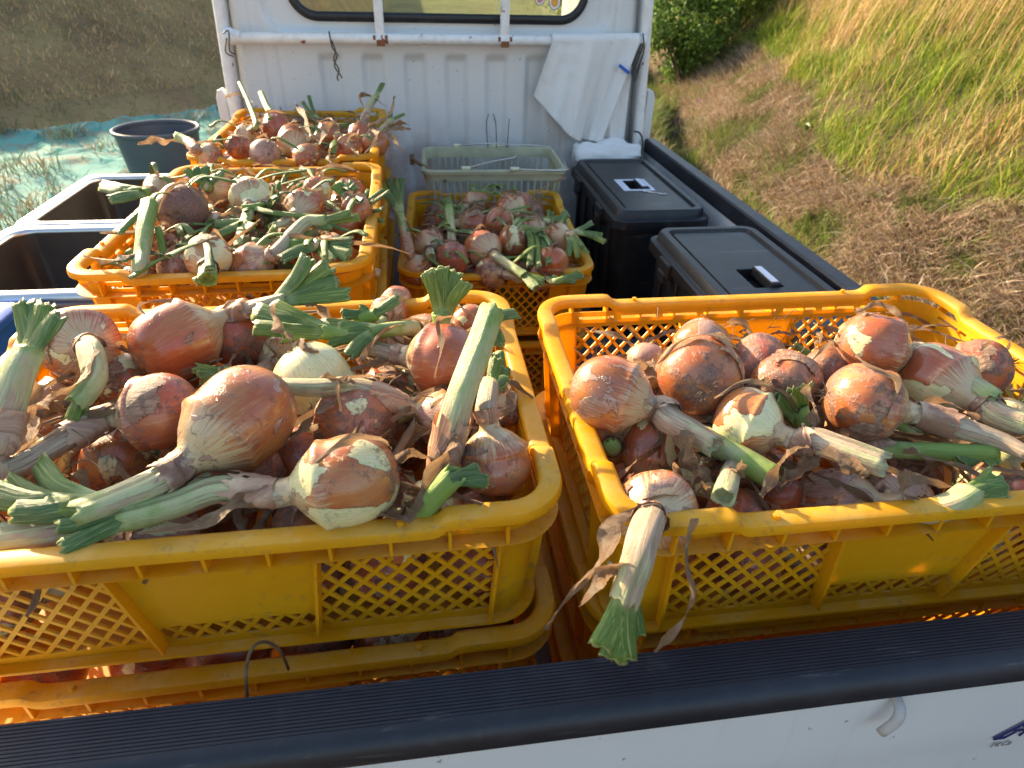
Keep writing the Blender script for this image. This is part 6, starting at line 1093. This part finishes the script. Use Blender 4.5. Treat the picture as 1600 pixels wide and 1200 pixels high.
def fill(key, zc, layer_r, step, label, group, ymax=None, stems=True, chance=1.0):
    x0, y0, rz, n_ = STACKS[key]; a = R(rz); rg = random.Random(key + str(zc)); LX, LY = CW - 0.076, CDp - 0.076
    nx, ny = int(2 * LX / step), int(2 * LY / step)
    for j in range(ny + 1):
        for i in range(nx + 1):
            u = -LX + 2 * LX * i / nx + rg.uniform(-.006, .006); v = -LY + 2 * LY * j / ny + rg.uniform(-.006, .006); r_ = layer_r * rg.uniform(0.88, 1.08)
            x = x0 + u * math.cos(a) - v * math.sin(a); y = y0 + u * math.sin(a) + v * math.cos(a); z = zc + rg.uniform(-.005, .008)
            if ymax and y > ymax: continue
            if rg.random() > chance: continue
            P_ = Vector((x, y, z))
            if any((P_ - h[0]).length < 0.80 * (r_ + h[1]) for h in HERO + placed): continue
            placed.append((P_, r_))
            d = Vector((x0 - x, y0 - y, 0)); th = math.atan2(d.y, d.x) + rg.uniform(-1.2, 1.2); st = None
            if stems and d.length > 0.10 and rg.random() < 0.95: dv = Vector((math.cos(th), math.sin(th), 0)); st = [P_ + dv * r_ * 1.6 + Vector((0, 0, 0.008)), P_ + dv * (r_ * 1.6 + 0.05) + Vector((0, 0, 0.014)), P_ + dv * (r_ * 1.6 + rg.uniform(0.07, 0.14)) + Vector((rg.uniform(-.02, .02), rg.uniform(-.02, .02), 0.008))]
            low_ = zc < (0.17 if key == 'E' else 0.32)
            if st and key in 'CDE' and rg.random() < 0.6: st[-1] = st[-1] + Vector((0, 0, rg.uniform(0.01, 0.035)))
            onion(P_, r_, st, (0.0105, 0.009), rg.uniform(0, 0.9), fan=((rg.randint(3, 6), 0.085, 60) if key in 'CDE' and not low_ else (rg.randint(2, 4), 0.055, 45)) if st and rg.random() < 0.85 else None, lw=rg.uniform(0.0045, 0.0075), red=rg.random(), peel=rg.uniform(-.2, .5), paper=rg.uniform(0, .4), dirt=rg.uniform(0, .4), label=where(key, u, v, zc) or label, group=group, hero=False)
for key in 'AC': fill(key, 0.354, 0.038, 0.082, FL[key], GL[key])
fill('B', 0.345, 0.037, 0.082, FL['B'], GL['B'], ymax=0.36)
fill('D', 0.354, 0.038, 0.085, FL['D'], GL['D']); fill('E', 0.180, 0.038, 0.085, FL['E'], GL['E'])
for key in 'AB': fill(key, 0.239 + 0.048, 0.039, 0.088, FL[key], GL[key], stems=False)
for key in 'CE': fill(key, (0.239 if key != 'E' else 0.064) + 0.044, 0.040, 0.10, FL[key], GL[key], stems=False, chance=0.8)
for key in 'A': fill(key, 0.064 + 0.105, 0.040, 0.088, 'onion in the second crate down, seen through the gap under the front left crate', 'onions in the lower crates', ymax=0.26, stems=False)

# scraps of dry skin and root hairs lying between the bulbs
def scraps(key, zt, n_, label):
    x0, y0, rz, _ = STACKS[key]; a = R(rz); rg = random.Random(key + 's'); mb = MB()
    for k in range(n_):
        u, v = rg.uniform(-CW + .05, CW - .05), rg.uniform(-CDp + .05, CDp - .05); x = x0 + u * math.cos(a) - v * math.sin(a); y = y0 + u * math.sin(a) + v * math.cos(a); z = zt + rg.uniform(-0.045, 0.012)
        t = rg.uniform(0, 6.28); l_ = rg.uniform(0.02, 0.07); d = Vector((math.cos(t), math.sin(t), rg.uniform(-.3, .3))) * l_; q = Vector((x, y, z)); w_ = rg.uniform(0.002, 0.0075)
        ribbon(mb, [q - d, q + Vector((rg.uniform(-.01, .01), rg.uniform(-.01, .01), 0.008)), q + d], [w_ * .4, w_, w_ * .3], m=12, tw=rg.uniform(-3, 3), seed=k, curl=0.8, across=3)
    o = mb.build('dry_scraps', 'dry', smooth=True); tag(o, label, 'onion skins', None, 'stuff')
    mb = MB()
    for k in range(n_):
        u, v = rg.uniform(-CW + .05, CW - .05), rg.uniform(-CDp + .05, CDp - .05); x = x0 + u * math.cos(a) - v * math.sin(a); y = y0 + u * math.sin(a) + v * math.cos(a); z = zt + rg.uniform(-0.03, 0.018); q = Vector((x, y, z)); pts = [q]
        for s_ in range(3): q = q + Vector((rg.uniform(-.016, .016), rg.uniform(-.016, .016), rg.uniform(-.006, .008))); pts.append(q)
        tube(mb, pts, [0.0007, 0.0004], n=4, m=8, cut=False)
    o = mb.build('root_hairs', 'root'); tag(o, label.replace('dry papery onion skins and leaves', 'fine dry root hairs'), 'roots', None, 'stuff')
for key, zt, n_ in (('A', 0.404, 150), ('B', 0.384, 120), ('C', 0.41, 130), ('D', 0.41, 110), ('E', 0.238, 100)): scraps(key, zt, n_, 'dry papery onion skins and leaves scattered in the %s crate' % dict(A='front left', B='front right', C='middle left', D='back left', E='centre')[key])
def loose(key_label, pts, w_, mat='dry', tw=3.0, seed=1, thin=False):
    mb = MB(); o0 = Vector(pts[0])
    if thin: wire(mb, [Vector(p_) - o0 for p_ in pts], w_, m=30, n=6)
    else: ribbon(mb, [Vector(p_) - o0 for p_ in pts], [w_ * .6, w_, w_ * .8, w_ * .3], m=44, tw=tw, seed=seed)
    o = mb.build('dry_leaf' if not thin else 'dry_stalk', mat, smooth=True, loc=o0); tag(o, key_label, 'dry leaf')
# dry stalk arching out of the gap between the two front left crates
loose('thin dry stalk arching out of the gap below the front left crate', [(-0.238, 0.058, 0.246), (-0.235, 0.045, 0.292), (-0.239, 0.035, 0.321), (-0.246, 0.025, 0.331), (-0.254, 0.018, 0.313), (-0.26, 0.014, 0.274)], 0.0015, 'dry', thin=True)
S.cycles.use_denoising = True if hasattr(S, 'cycles') else False
